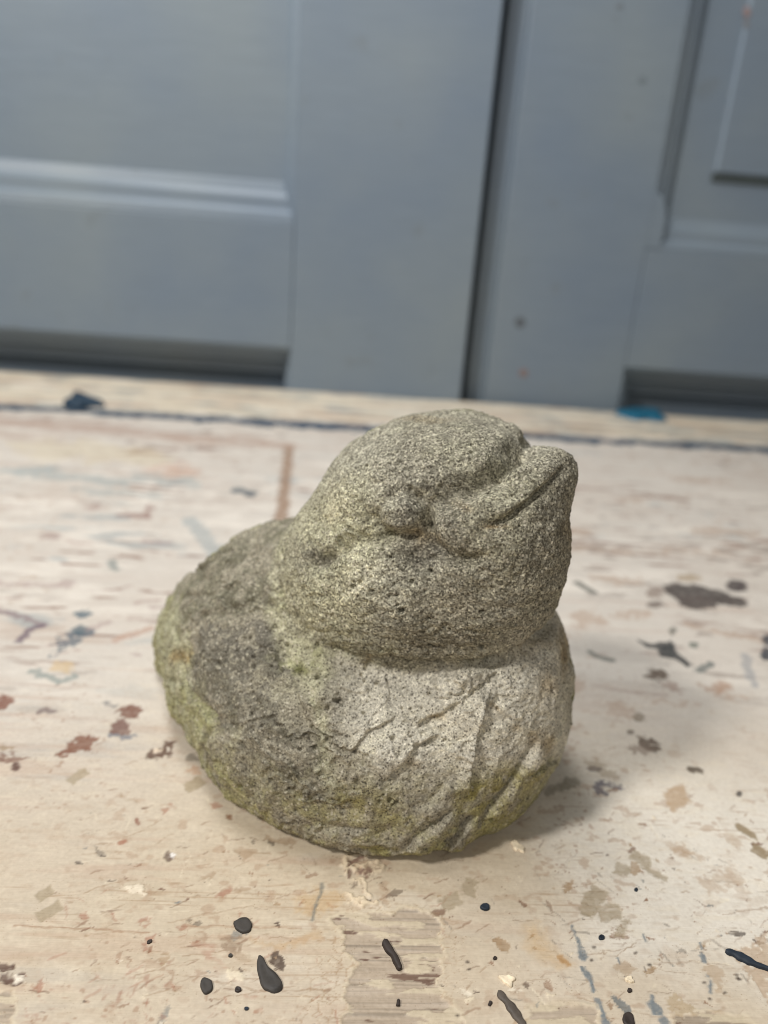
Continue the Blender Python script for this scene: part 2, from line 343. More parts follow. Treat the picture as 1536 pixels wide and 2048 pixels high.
for q in ((1450, 1985), (1473, 1950), (1475, 1957), (1410, 1965), (1480, 1960), (1420, 2000), (1182, 1920), (1270, 1905), (1300, 1930), (1188, 1895), (935, 1925), (938, 1938), (990, 1917), (914, 2030)):
    paint(oval(q[0], q[1], 4, 3), lin(70, 58, 50), .85, warp=.0002)
# middle left (softly out of focus)
BG = lin(98, 108, 116)
paint([(100, 1312), (118, 1285), (140, 1262), (175, 1255), (188, 1262), (165, 1285), (135, 1300)], BG, .85, warp=.002, brk=.4); paint([(140, 1258), (170, 1248), (186, 1258), (160, 1270)], lin(84, 100, 108), .8, warp=.0015); paint(oval(168, 1227, 20, 7), lin(88, 106, 116), .85, warp=.0015)
paint(oval(227, 1131, 13, 11, 30), lin(120, 130, 128), .7, warp=.0012, soft=.001)
paint([(-5, 1222), (40, 1232), (92, 1252)], lin(140, 118, 118), .7, line=5, warp=.001); paint([(38, 1282), (55, 1262), (82, 1252)], lin(112, 96, 106), .85, line=5, warp=.001)
paint([(235, 1280), (265, 1268), (302, 1257)], lin(184, 150, 130), .65, line=6, warp=.001); paint(rect(125, 1335, 40, 22, 20), lin(205, 180, 140), .7, warp=.0012); paint([(68, 1342), (90, 1352), (118, 1360), (150, 1353)], lin(130, 142, 138), .65, line=6, warp=.0012)
paint([(-20, 1400), (10, 1394), (30, 1398), (25, 1414), (-20, 1424)], lin(130, 86, 68), .9, warp=.0015, hgt=-.0002); paint([(75, 1425), (88, 1418), (104, 1424)], lin(128, 112, 108), .8, line=4, warp=.0006)
paint([(232, 1417), (262, 1408), (292, 1421), (280, 1433), (248, 1435)], lin(124, 86, 70), .92, warp=.0012, hgt=-.0002, brk=.05); paint([(236, 1436), (250, 1442), (268, 1465), (258, 1474), (222, 1466)], lin(122, 92, 82), .9, warp=.001, hgt=-.0002); paint([(222, 1470), (250, 1474), (272, 1470)], lin(120, 122, 130), .8, line=5, warp=.0012); paint(oval(222, 1408, 14, 5, 10), lin(135, 132, 130), .8, warp=.001, brk=.3)
paint([(116, 1516), (135, 1492), (160, 1474), (192, 1468), (186, 1488), (174, 1506), (150, 1500), (128, 1512)], lin(128, 86, 66), .92, warp=.0012, hgt=-.0002, brk=.1)
paint([(288, 1516), (296, 1500), (318, 1496), (330, 1482), (352, 1484), (348, 1498), (338, 1514)], lin(100, 76, 62), .9, warp=.001, hgt=-.0002, brk=.1); paint(oval(322, 1500, 13, 5, -25), lin(232, 214, 192), .95, warp=.001, hgt=.0003); paint(oval(336, 1497, 4, 5), lin(235, 225, 210), .9)
paint([(-10, 1505), (20, 1512), (70, 1522), (30, 1526), (-10, 1522)], lin(122, 88, 72), .8, warp=.0015, brk=.35); paint(oval(31, 1533, 10, 10), lin(92, 62, 52), .95, warp=.0004); paint(rect(10, 1497, 34, 10, 0), lin(150, 125, 95), .7, warp=.001)
paint(oval(388, 1516, 14, 9, 20), lin(120, 112, 100), .7, warp=.0012); paint(oval(386, 1540, 18, 6), lin(190, 150, 120), .6, warp=.0012)
for q in ((312, 1085, 62, 10, 3), (105, 1072, 30, 12, 15), (135, 1165, 30, 14, 0), (265, 1268, 10, 5, 0), (200, 1250, 60, 10, -20), (60, 1168, 160, 9, 2), (330, 1215, 60, 8, 0), (275, 1310, 22, 8, 0)):
    paint(rect(*q), lin(170, 148, 142), .6, warp=.0016, soft=.0008, brk=.3)
paint([(230, 1031), (260, 1037), (300, 1040), (312, 1012), (295, 1010), (285, 1028), (245, 1026)], lin(150, 118, 108), .75, warp=.002, soft=.001); paint(oval(188, 1014, 18, 7), lin(165, 140, 130), .6, warp=.002, soft=.001); paint(oval(100, 1072, 24, 7), lin(170, 150, 140), .6, warp=.002, soft=.001)
paint([(380, 1040), (410, 1070), (430, 1110)], lin(160, 168, 168), .6, line=8, warp=.002, soft=.001)
for q in ((140, 955, 240, 16, 6), (330, 960, 140, 22, 5), (240, 985, 200, 10, 4), (60, 940, 120, 14, 0)): paint(rect(*q), lin(150, 162, 162), .55, warp=.004, soft=.002, brk=.45, wfreq=120)
paint(oval(478, 981, 18, 5), lin(72, 88, 98), .85, warp=.0015, soft=.001); paint(oval(502, 987, 14, 6), lin(62, 78, 90), .85, warp=.0015, soft=.001); paint(oval(180, 905, 170, 22, 4), lin(214, 198, 160), .35, warp=.01, soft=.006, wfreq=60); paint(oval(350, 940, 60, 12, 4), lin(205, 165, 140), .5, warp=.006, soft=.004, wfreq=80, brk=.4)
paint([(578, 893), (573, 940), (563, 1040)], lin(150, 118, 92), .8, line=4.5, warp=.0015, soft=.001); paint([(-10, 845), (180, 858), (380, 880), (575, 891)], lin(178, 150, 132), .7, line=6, warp=.003, soft=.002, brk=.35, brkf=(60, 200))
paint([(-20, 832), (200, 842), (400, 868), (560, 880), (520, 888), (200, 868), (-20, 850)], lin(180, 158, 144), .55, warp=.006, soft=.004, brk=.4, wfreq=60, brkf=(30, 120))
# middle right
paint([(1328, 1180), (1345, 1164), (1400, 1172), (1440, 1180), (1458, 1190), (1490, 1198), (1500, 1208), (1480, 1215), (1440, 1210), (1405, 1222), (1365, 1212)], lin(74, 66, 62), .95, warp=.0015, soft=.0006); paint(oval(1390, 1200, 45, 9, 6), lin(104, 94, 88), .7, warp=.002, soft=.001, brk=.3); paint(oval(1473, 1172, 22, 13, 10), lin(68, 58, 58), .95, warp=.001, soft=.0006); paint(oval(1310, 1184, 18, 13), lin(135, 116, 104), .7, warp=.002, soft=.001); paint(oval(1312, 1209, 18, 8), lin(112, 100, 92), .8, warp=.0015, soft=.001); paint(oval(1375, 1155, 26, 7), lin(170, 150, 122), .7, warp=.0015, soft=.001)
paint([(1275, 1279), (1300, 1288), (1330, 1284), (1345, 1283), (1350, 1296), (1358, 1310), (1385, 1332), (1378, 1336), (1350, 1318), (1325, 1313), (1312, 1298), (1290, 1292)], lin(50, 54, 56), .95, warp=.0008, soft=.0005); paint(oval(1346, 1262, 9, 9), lin(110, 108, 98), .8, warp=.001); paint([(1398, 1342), (1412, 1336), (1424, 1328)], lin(110, 116, 112), .8, line=6, warp=.001); paint(oval(1388, 1291, 10, 7), lin(115, 120, 110), .8, warp=.001)
paint(oval(1316, 1348, 25, 12, 12), lin(106, 90, 76), .9, warp=.0015, soft=.0007); paint(oval(1340, 1372, 22, 10, 30), lin(150, 120, 105), .6, warp=.002, soft=.001, brk=.3)
paint(oval(1302, 1490, 26, 13, 22), lin(100, 84, 70), .9, warp=.0015, brk=.15); paint(oval(1280, 1500, 20, 9), lin(140, 122, 108), .7, warp=.002, brk=.3); paint(oval(1280, 1435, 13, 9), lin(135, 122, 104), .8, warp=.001); paint(oval(1260, 1466, 6, 5), lin(110, 98, 85), .8); paint(oval(1392, 1540, 18, 6, 12), lin(98, 86, 72), .9, warp=.0006)
paint([(1194, 1586), (1198, 1574), (1212, 1570), (1232, 1574), (1246, 1578)], lin(112, 106, 112), .85, line=7, warp=.0012, brk=.2); paint(oval(1210, 1545, 40, 12, 30), lin(165, 148, 125), .6, warp=.002, brk=.35); paint(oval(1192, 1538, 14, 5, 15), lin(120, 108, 98), .8, warp=.001)
paint([(1155, 1166), (1186, 1184)], lin(108, 108, 100), .85, line=6, warp=.0005, soft=.0006); paint([(1180, 1304), (1200, 1314), (1222, 1320)], lin(122, 122, 114), .85, line=6, warp=.0005, soft=.0006); paint([(1100, 1585), (1130, 1572), (1150, 1562)], lin(140, 130, 112), .7, line=10, warp=.0008, soft=.0006)
paint(oval(1533, 1280, 10, 12), lin(58, 62, 70), .9, warp=.001); paint(oval(1533, 1308, 12, 14), lin(62, 66, 74), .9, warp=.001); paint(oval(1478, 1587, 6, 6), lin(60, 56, 54), .95, warp=.0002); paint([(1490, 1310), (1498, 1350), (1510, 1370)], lin(160, 160, 160), .7, line=7, warp=.001)
for q in ((1190, 1100, 180, 10, 2), (1330, 1103, 90, 9, 2), (1420, 1105, 60, 10, 2), (1130, 1062, 110, 12, 2), (1230, 1158, 110, 18, 3), (1260, 1230, 80, 14, 3), (1430, 1262, 170, 14, 12), (1170, 1240, 60, 40, 0), (1460, 1385, 80, 12, 15), (1140, 1370, 70, 30, 10), (1450, 1065, 140, 16, 4), (1400, 960, 120, 10, 3), (1270, 1000, 60, 8, 2), (1500, 1465, 40, 8, 40), (1360, 1410, 120, 10, 10), (1230, 1420, 40, 26, 0)):
    paint(rect(*q), lin(182, 158, 138), .6, warp=.004, soft=.0015, brk=.4, wfreq=140)
paint(oval(1440, 1375, 18, 14), lin(178, 145, 122), .7, warp=.0015, soft=.001)
# boards meet: groove with old blue paint
paint(np.array([(-.7, SEAM-.0255), (-.30, SEAM-.011), (0, SEAM), (.3, SEAM+.0112), (.7, SEAM+.026)]), lin(34, 66, 92), 1.0, line=.0100, warp=.008, soft=.002, world=True, brk=.12, brkf=(14, 40), hgt=-.001, mott=.2, wfreq=60)
for P, lw in (([(-20, 813), (80, 815), (160, 820), (240, 826)], 6.5), ([(230, 826), (380, 838), (540, 848)], 5.5), ([(590, 852), (680, 856), (760, 860)], 6.5), ([(1035, 868), (1100, 874), (1185, 883)], 6), ([(1305, 886), (1400, 892), (1560, 902)], 6.5)):
    paint(P, lin(34, 62, 84), 1.0, line=lw, warp=.006, soft=.002, mott=.25, wfreq=90)
paint(oval(700, 838, 60, 10, 4), lin(150, 120, 104), .6, warp=.006, soft=.004, wfreq=80, brk=.3); paint(oval(440, 822, 90, 6, 4), lin(170, 160, 150), .6, warp=.006, soft=.004, wfreq=80, brk=.3); paint(oval(1165, 860, 26, 10), lin(150, 146, 138), .7, warp=.005, soft=.003, brk=.3); paint(oval(1440, 866, 40, 9, 4), lin(160, 152, 142), .7, warp=.005, soft=.003, brk=.3); paint(oval(1290, 862, 60, 8, 4), lin(140, 142, 140), .5, warp=.005, soft=.003, brk=.4)
for q in ((80, 770, 180, 9, 3), (420, 792, 120, 7, 3), (640, 832, 90, 8, 3), (30, 758, 80, 6, 2), (690, 788, 80, 7, 3), (1180, 862, 120, 7, 4), (1440, 866, 110, 9, 4), (1380, 850, 80, 6, 2), (1130, 850, 60, 8, 3)):
    paint(rect(*q), lin(190, 160, 142), .6, warp=.006, soft=.003, brk=.45, wfreq=70, brkf=(40, 80))
bk = sstep(SEAM+.004, SEAM+.02, Vv)
blend(bk*.45, lin(228, 212, 178))
blend(bk*sstep(.05, .35, fbm2(X*18, Y*160, 171, 4))*.7, lin(236, 228, 212)); blend(bk*sstep(.12, .4, fbm2(X*22+4, Y*140, 173, 4))*.6, lin(176, 146, 124)); blend(bk*sstep(.2, .4, fbm2(X*26, Y*120+4, 175, 4))*.55, lin(120, 136, 142))

tm = NT('worn_cream_paint')
a = tm.n('Attribute', attribute_name='paint'); tc = tm.n('TexCoord')
n1 = tm.n('TexNoise', i_Scale=900., i_Detail=3.0); tm.l(tc.outputs['Object'], n1.inputs['Vector'])
n2 = tm.n('TexNoise', i_Scale=140., i_Detail=5.0); tm.l(tc.outputs['Object'], n2.inputs['Vector'])
c1 = tm.mix('MULTIPLY', 1.0, a.outputs['Color'], tm.ramp(n1.outputs[0], [(.3, (.93, .92, .91)), (.7, (1.05, 1.05, 1.05))]))
mp = tm.n('Mapping'); mp.inputs['Scale'].default_value = (220, 3200, 200); tm.l(tc.outputs['Object'], mp.inputs['Vector'])
n3 = tm.n('TexNoise', i_Scale=1.0, i_Detail=4.0); tm.l(mp.outputs[0], n3.inputs['Vector'])
c1 = tm.mix('MULTIPLY', 1.0, c1, tm.ramp(n3.outputs[0], [(.3, (.95, .94, .93)), (.5, (1, 1, 1)), (.75, (1.03, 1.03, 1.03))]))
n4 = tm.n('TexNoise', i_Scale=2200., i_Detail=2.0); tm.l(tc.outputs['Object'], n4.inputs['Vector'])
c1 = tm.mix('MULTIPLY', tm.ramp(n2.outputs[0], [(.42, (0, 0, 0)), (.6, (.8, .8, .8))]), c1, tm.ramp(n4.outputs[0], [(.64, (1, 1, 1)), (.70, (.66, .58, .5))]))
tm.l(c1, tm.b.inputs['Base Color'])
tm.l(tm.ramp(n2.outputs[0], [(.35, (.42, .42, .42)), (.7, (.66, .66, .66))]), tm.b.inputs['Roughness'])
tm.b.inputs['Specular IOR Level'].default_value = .35
bp = tm.n('Bump', i_Strength=.45, i_Distance=.0002); tm.l(tm.math('ADD', n2.outputs[0], tm.math('MULTIPLY', n3.outputs[0], .35)), bp.inputs['Height']); tm.l(bp.outputs[0], tm.b.inputs['Normal'])
table = thing('table', 'worn table top with chipped cream paint and dark paint drops under the stone bird', 'table', (0.02, .3, 0))
def board(r0, r1, name):
    n, m = r1-r0, len(GX)
    V = np.stack([X[r0:r1]-.02, Y[r0:r1]-.3, Zh[r0:r1]], -1).reshape(-1, 3)
    if n < 2: return
    idx = np.arange(n*m).reshape(n, m)
    F = np.stack([idx[:-1, :-1], idx[:-1, 1:], idx[1:, 1:], idx[1:, :-1]], -1).reshape(-1, 4)
    C = COL[r0:r1].reshape(-1, 3)
    # rim and underside 24 mm below
    rim = np.concatenate([idx[0, :], idx[1:, -1], idx[-1, -2::-1], idx[-2:0:-1, 0]])
    low = V[rim]*[1, 1, 0]-[0, 0, .024]; k = len(V); L = np.arange(k, k+len(rim))
    F2 = np.stack([rim, L, np.roll(L, -1), np.roll(rim, -1)], -1)
    o = mesh_from(name, np.concatenate([V, low]), np.concatenate([F, F2]), tm.m, table, True,
                  {'paint': np.concatenate([C, C[rim]*0+lin(214, 198, 170)])})
    return o
board(0, NSEAM, 'board')
board(NSEAM, len(GV), 'board')

# ---- raised paint drops and runs on the table
def paint_mat(name, c, rough=.42):
    m = NT(name); t = m.n('TexCoord'); n = m.n('TexNoise', i_Scale=500., i_Detail=4.0); m.l(t.outputs['Object'], n.inputs['Vector'])
    m.l(m.mix('MULTIPLY', 1.0, tuple(c), m.ramp(n.outputs[0], [(.3, (.75, .75, .75)), (.7, (1.3, 1.3, 1.3))])), m.b.inputs['Base Color'])
    m.l(m.ramp(n.outputs[0], [(.3, (rough,)*3), (.7, (rough+.3,)*3)]), m.b.inputs['Roughness']); m.b.inputs['Specular IOR Level'].default_value = .3
    b = m.n('Bump', i_Strength=.25, i_Distance=.0002); m.l(n.outputs[0], b.inputs['Height']); m.l(b.outputs[0], m.b.inputs['Normal'])
    return m.m
M_CHAR = paint_mat('charcoal_paint', lin(66, 62, 58)); M_NAVY = paint_mat('navy_paint', lin(40, 48, 58)); M_BRN = paint_mat('dark_brown_paint', lin(58, 50, 46)); M_TEAL = paint_mat('teal_paint', lin(30, 96, 122)); M_BLUE = paint_mat('deep_blue_paint', lin(42, 60, 76)); M_CREAM = paint_mat('cream_flake_paint', lin(232, 216, 188), .5); M_GREYB = paint_mat('grey_brown_paint', lin(88, 80, 72))
def dome(P, h, mat, name, label, seed, wob=.06):
    rg_ = np.random.default_rng(int(seed*100)+1)
    """a drop of dried paint: rounded outline, bulging top, thick rim"""
    G = ground(P)[:, :2]; c = G.mean(0); n = 40
    seg = np.concatenate([G, G[:1]]); L = np.r_[0, np.cumsum(np.linalg.norm(np.diff(seg, axis=0), axis=1))]
    t = np.linspace(0, L[-1], n, endpoint=False); O = np.stack([np.interp(t, L, seg[:, i]) for i in (0, 1)], -1)
    for _ in range(2): O = .5*O+.25*np.roll(O, 1, 0)+.25*np.roll(O, -1, 0)
    th = np.linspace(0, 2*math.pi, n, endpoint=False)
    O = c+(O-c)*(1+wob*(np.sin(3*th+seed)+.6*np.sin(5*th+2.3*seed))*.6+.35*wob*np.convolve(np.r_[rg_.normal(size=n+2)], [.25, .5, .25], 'valid'))[:, None]
    h = h*.8; V = []; prof = ((1.02, -.0003), (1.0, .35*h), (.94, .8*h), (.82, 1.0*h), (.55, .94*h), (.25, .88*h))
    for s, z in prof: V += [(*(c+(o-c)*s), z+.00006) for o in O]
    V.append((*c, .90*h)); V = np.array(V)-[.02, .3, 0]; F = []
    for k in range(len(prof)-1):
        for i in range(n): F.append((k*n+i, k*n+(i+1) % n, (k+1)*n+(i+1) % n, (k+1)*n+i))
    k = (len(prof)-1)*n
    for i in range(n): F.append((k+i, k+(i+1) % n, len(V)-1, len(V)-1))
    me = bpy.data.meshes.new(name); me.from_pydata(V.tolist(), [], [f if f[2] != f[3] else f[:3] for f in F]); me.materials.append(mat)
    for p in me.polygons: p.use_smooth = True
    o = bpy.data.objects.new(name, me); col.objects.link(o); o.parent = table
    if label: o['label'] = label
    return o
def run(P, W, h, mat, name, label, seed):
    """a run of dried paint along a spine with changing half-widths"""
    P = np.array(P, float); n = 36
    L = np.r_[0, np.cumsum(np.linalg.norm(np.diff(P, axis=0), axis=1))]; t = np.linspace(0, L[-1], n)
    S = np.stack([np.interp(t, L, P[:, i]) for i in (0, 1)], -1)
    for _ in range(3): S[1:-1] = .5*S[1:-1]+.25*S[:-2]+.25*S[2:]
    wd = np.interp(t, L, W)*(1+.14*np.sin(t*.11+seed)+.09*np.sin(t*.27+seed*2))
    e = np.minimum(np.arange(n), np.arange(n)[::-1])/4.0; wd *= np.sqrt(np.clip(1-(1-np.clip(e, 0, 1))**2, .02, 1))
    T = np.gradient(S, axis=0); T /= np.linalg.norm(T, axis=1, keepdims=True); N = np.stack([-T[:, 1], T[:, 0]], -1)
    V = []; pr = ((-1.05, -.0003), (-1, .3), (-.85, .75), (-.45, 1), (0, .97), (.45, 1), (.85, .75), (1, .3), (1.05, -.0003))
    for s, z in pr:
        g = ground(S+N*(wd*s)[:, None]); g[:, 2] = z*h*.8+.00005 if z > 0 else z; V.append(g)
    V = np.concatenate(V)-[.02, .3, 0]; m = len(pr)
    F = [(a*n+i, (a+1)*n+i, (a+1)*n+i+1, a*n+i+1) for a in range(m-1) for i in range(n-1)]
    o = mesh_from(name, V, F, mat, table)
    if label: o['label'] = label
    return o
drops = [
 ([(516, 1911), (524, 1913), (535, 1935), (555, 1950), (566, 1968), (562, 1982), (545, 1990), (530, 1984), (521, 1968), (516, 1945), (511, 1925)], .0007, M_CHAR, 'charcoal teardrop of dried paint'),
 (oval(413, 1973, 13, 17, -12), .0006, M_CHAR, 'small charcoal oval paint drop'),
 ([(466, 1845), (480, 1837), (498, 1838), (506, 1852), (500, 1864), (484, 1868), (470, 1858)], .0006, M_CHAR, 'angular charcoal paint drop'),
 (oval(970, 1815.5, 10, 7, 5), .0007, M_NAVY, None), (oval(1203, 1876, 6.5, 5, 5), .0005, M_NAVY, None), (oval(1259, 1982, 5, 4, 20), .0005, M_BRN, None),
 (oval(1257, 2041, 12, 17, -18), .0005, M_BRN, None), (oval(461, 1912, 4.5, 3.5), .0004, M_CHAR, None), (oval(476, 1980, 7, 6), .0004, M_BRN, None), (oval(493, 2018, 5, 3.5), .0003, M_NAVY, None),
 (oval(1272, 1780, 4, 4), .0003, M_NAVY, None), (oval(990, 1917, 4, 3.5), .0003, M_BRN, None), (oval(299, 1884, 6, 3.5, -30), .0003, M_BRN, None),
 (oval(1035, 1694, 17, 7, 40), .0006, M_CREAM, 'raised cream paint flake'), (oval(1015, 1961, 16, 10, 25), .0005, M_CREAM, 'raised cream paint flake'), (oval(1259, 1960, 9, 6, 30), .0005, M_CREAM, 'raised cream paint flake'),
 ([(128, 812), (134, 803), (145, 797), (158, 792), (170, 795), (180, 799), (196, 806), (200, 816), (170, 818), (145, 816)], .006, M_BLUE, 'deep blue lump of paint on the back board'), ([(1232, 822), (1250, 820), (1280, 822), (1318, 824), (1328, 832), (1320, 842), (1285, 844), (1255, 838)], .005, M_TEAL, 'teal lump of paint by the door foot')]
for k, (P, h, m, lb) in enumerate(drops):
    dome(np.array(P, float), h, m, 'paint_flake' if m is M_CREAM else 'paint_drop', lb, k*1.7, .34 if m is M_CREAM else (.3 if m in (M_BLUE, M_TEAL) else .07))
run([(768, 1882), (776, 1896), (788, 1912), (801, 1940)], [7, 7, 7, 5], .0008, M_BRN, 'paint_run', 'black brown paint run on the bare wood', 1.0)
run([(996, 1984), (1008, 1998), (1022, 2015), (1034, 2032), (1050, 2056)], [8, 7, 9, 8, 8], .0006, M_GREYB, 'paint_run', 'grey brown paint run', 2.0)
run([(1450, 1904), (1462, 1906), (1480, 1914), (1510, 1930), (1545, 1942)], [6, 6, 7, 5, 2.5], .0009, M_NAVY, 'paint_run', 'navy paint run', 3.0)
run([(982, 2004), (978, 2012)], [4, 4], .0004, M_BRN, 'paint_run', None, 4.0)
run([(797, 2000), (796, 2012)], [4, 4], .0004, M_BRN, 'paint_run', None, 5.0)

# ------------------------------------------------------------------ CUPBOARD DOORS
dm_ = NT('grey_blue_door_paint'); tc = dm_.n('TexCoord')
n1 = dm_.n('TexNoise', i_Scale=7., i_Detail=4.0); dm_.l(tc.outputs['Object'], n1.inputs['Vector'])
mp = dm_.n('Mapping'); mp.inputs['Scale'].default_value = (14, 14, 120); dm_.l(tc.outputs['Object'], mp.inputs['Vector'])
n2 = dm_.n('TexNoise', i_Scale=2.0, i_Detail=5.0); dm_.l(mp.outputs[0], n2.inputs['Vector'])
n3 = dm_.n('TexNoise', i_Scale=38., i_Detail=3.0); dm_.l(tc.outputs['Object'], n3.inputs['Vector'])
cc = dm_.ramp(n1.outputs[0], [(.3, tuple(lin(117, 131, 146))), (.7, tuple(lin(130, 141, 148)))])
cc = dm_.mix('MULTIPLY', 1.0, cc, dm_.ramp(n2.outputs[0], [(.3, (.97, .97, .97)), (.7, (1.02, 1.02, 1.02))]))
cc = dm_.mix('MIX', dm_.ramp(n3.outputs[0], [(.66, (0, 0, 0)), (.74, (.30, .30, .30))]), cc, tuple(lin(112, 118, 118)))
dm_.l(cc, dm_.b.inputs['Base Color']); dm_.b.inputs['Roughness'].default_value = .42; dm_.b.inputs['Specular IOR Level'].default_value = .4
bp = dm_.n('Bump', i_Strength=.3, i_Distance=.0008); dm_.l(n2.outputs[0], bp.inputs['Height']); dm_.l(bp.outputs[0], dm_.b.inputs['Normal'])
DM = dm_.m
def prism(name, prof, axis, a, b, parent, mat=DM, ma=None, mb=None):
    """closed profile of (u, y) swept along z ('z': u = x) or x ('x': u = z); ma / mb give mitre offsets per profile point"""
    n = len(prof); V = []
    for e, mm in ((a, ma), (b, mb)):
        for i, (u, y) in enumerate(prof):
            q = e+(mm[i] if mm else 0)
            V.append((u, y, q) if axis == 'z' else (q, y, u))
    F = [(i, (i+1) % n, n+(i+1) % n, n+i) for i in range(n)]
    me = bpy.data.meshes.new(name); me.from_pydata([tuple(np.array(v)-np.array(parent.location)) for v in V], [], F+[tuple(range(n))[::-1], tuple(range(n, 2*n))])
    me.materials.append(mat); o = bpy.data.objects.new(name, me); col.objects.link(o); o.parent = parent
    import bmesh
    bm = bmesh.new(); bm.from_mesh(me); bmesh.ops.recalc_face_normals(bm, faces=bm.faces); bm.to_mesh(me); bm.free()
    bv = o.modifiers.new('edge', 'BEVEL'); bv.width = .0012; bv.segments = 2; bv.limit_method = 'ANGLE'; bv.angle_limit = math.radians(50)
    return o
def slab(name, x0, x1, z0, z1, yf, yb, parent, mat=DM):
    return prism(name, [(x0, yf), (x1, yf), (x1, yb), (x0, yb)], 'z', z0, z1, parent, mat)
def opening(x0, x1, z0, z1, yf, rec, parent, wl, wr, wb, wt, steps=False):
    """four mitred mouldings round a sunk panel"""
    def prof(wd, sgn, e):   # inward offset, depth
        pts = [(0, .0006), (.22, .0022), (.32, .0058), (.60, .0066), (.72, .0095), (1.0, rec-.0005)]
        return [(e+sgn*u*wd, yf+y) for u, y in pts]+[(e+sgn*wd, yf+rec+.004), (e, yf+rec+.004)], [u for u, _ in pts]+[1.0, 0]
    p, us = prof(wb, 1, z0); prism('moulding', p, 'x', x0, x1, parent, ma=[u*wl for u in us], mb=[-u*wr for u in us])
    if steps:
        pts = [(0, .0006), (.10, .004), (.13, .017), (.36, .0185), (.40, .029), (.66, .0305), (.70, rec-.003), (1.0, rec-.0005)]
        p, us = [(z1-u*wt, yf+y) for u, y in pts]+[(z1-wt, yf+rec+.004), (z1, yf+rec+.004)], [u for u, _ in pts]+[1.0, 0]
    else: p, us = prof(wt, -1, z1)
    prism('moulding', p, 'x', x0, x1, parent, ma=[u*wl for u in us], mb=[-u*wr for u in us])
    p, us = prof(wl, 1, x0); prism('moulding', p, 'z', z0, z1, parent, ma=[u*wb for u in us], mb=[-u*wt for u in us])
    p, us = prof(wr, -1, x1); prism('moulding', p, 'z', z0, z1, parent, ma=[u*wb for u in us], mb=[-u*wt for u in us])
    slab('panel', x0-.004, x1+.004, z0-.004, z1+.004, yf+rec, yf+rec+.006, parent)
ZB, ZT = -.30, .74
YL, YR = .7535, .7665
cup = thing('cupboard', 'grey blue painted cupboard behind the table, two panelled doors with a dark gap', 'cupboard', (0, 0, 0))
def door(x0, x1, y, lb):
    o = slab('door', x0+.02, x1-.02, ZB+.02, ZT-.02, y+.0525, y+.0585, cup); o['label'] = lb; return o
ld = door(-.70, .1225, YL, 'grey blue door with wide bright moulding, standing slightly proud')
xl0, xl1 = -.70, .1210
slab('stile', -.052, xl1, ZB, ZT, YL, YL+.048, ld); slab('stile', xl0, xl0+.13, ZB, ZT, YL, YL+.048, ld)
for z0, z1 in ((.041, .156), (ZT-.12, ZT), (ZB, ZB+.1)): slab('rail', xl0+.1302, -.0522, z0, z1, YL+.0004, YL+.047, ld)
opening(xl0+.13, -.052, .156, ZT-.12, YL+.0004, .013, ld, .012, .012, .036, .036)
opening(xl0+.13, -.052, ZB+.1, .041, YL+.0004, .044, ld, .008, .008, .030, .046, True)
rd = door(.13, .98, YR+.002, 'grey blue door with a raised field and chipped paint spots')
xr0, xr1 = .1300, .98
prism('stile', [(xr0, YR+.014), (xr0+.017, YR+.013), (xr0+.0185, YR+.001), (xr0+.020, YR), (.290, YR), (.290, YR+.048), (xr0, YR+.048)], 'z', ZB, ZT, rd)
slab('stile', xr1-.13, xr1, ZB, ZT, YR, YR+.048, rd)
for z0, z1 in ((.0435, .160), (ZT-.12, ZT), (ZB, ZB+.1)): slab('rail', .2902, xr1-.1302, z0, z1, YR+.0004, YR+.047, rd)
opening(.290, xr1-.13, .160, ZT-.12, YR+.0004, .014, rd, .022, .022, .030, .03)
opening(.290, xr1-.13, ZB+.1, .0435, YR+.0004, .044, rd, .014, .014, .030, .046, True)
stp = [(.2895, .1605), (.3035, .1605), (.3045, .185), (.3020, .197), (.2965, .207), (.2895, .212)]
V = [(x, YR+y, z) for y in (.0001, .0135) for x, z in stp]; n_ = len(stp)
me = bpy.data.meshes.new('moulding_stop'); me.from_pydata([tuple(np.array(v)-np.array(rd.location)) for v in V], [], [tuple(range(n_)), tuple(range(n_, 2*n_))[::-1]]+[(i, n_+i, n_+(i+1) % n_, (i+1) % n_) for i in range(n_)])
me.materials.append(DM); o = bpy.data.objects.new('moulding_stop', me); col.objects.link(o); o.parent = rd
fx0, fz0 = .347, .2275
prism('raised_field', [(fx0, YR+.0138), (fx0+.003, YR+.0105), (xr1-.19, YR+.0105), (xr1-.19, YR+.0138)], 'z', fz0+.006, ZT-.18, rd)
slab('shade_strip', fx0-.001, xr1-.19, fz0-.0018, fz0+.0055, YR+.0125, YR+.0139, rd, paint_mat('shade_strip_dark', lin(74, 82, 82)))  # dark strip painted as the shadow under the raised field
# carcass post behind the gap, given a dark colour
slab('post', .06, .19, ZB, ZT, YR+.052, YR+.09, cup, paint_mat('dark_frame_tone', lin(60, 58, 55), .6))
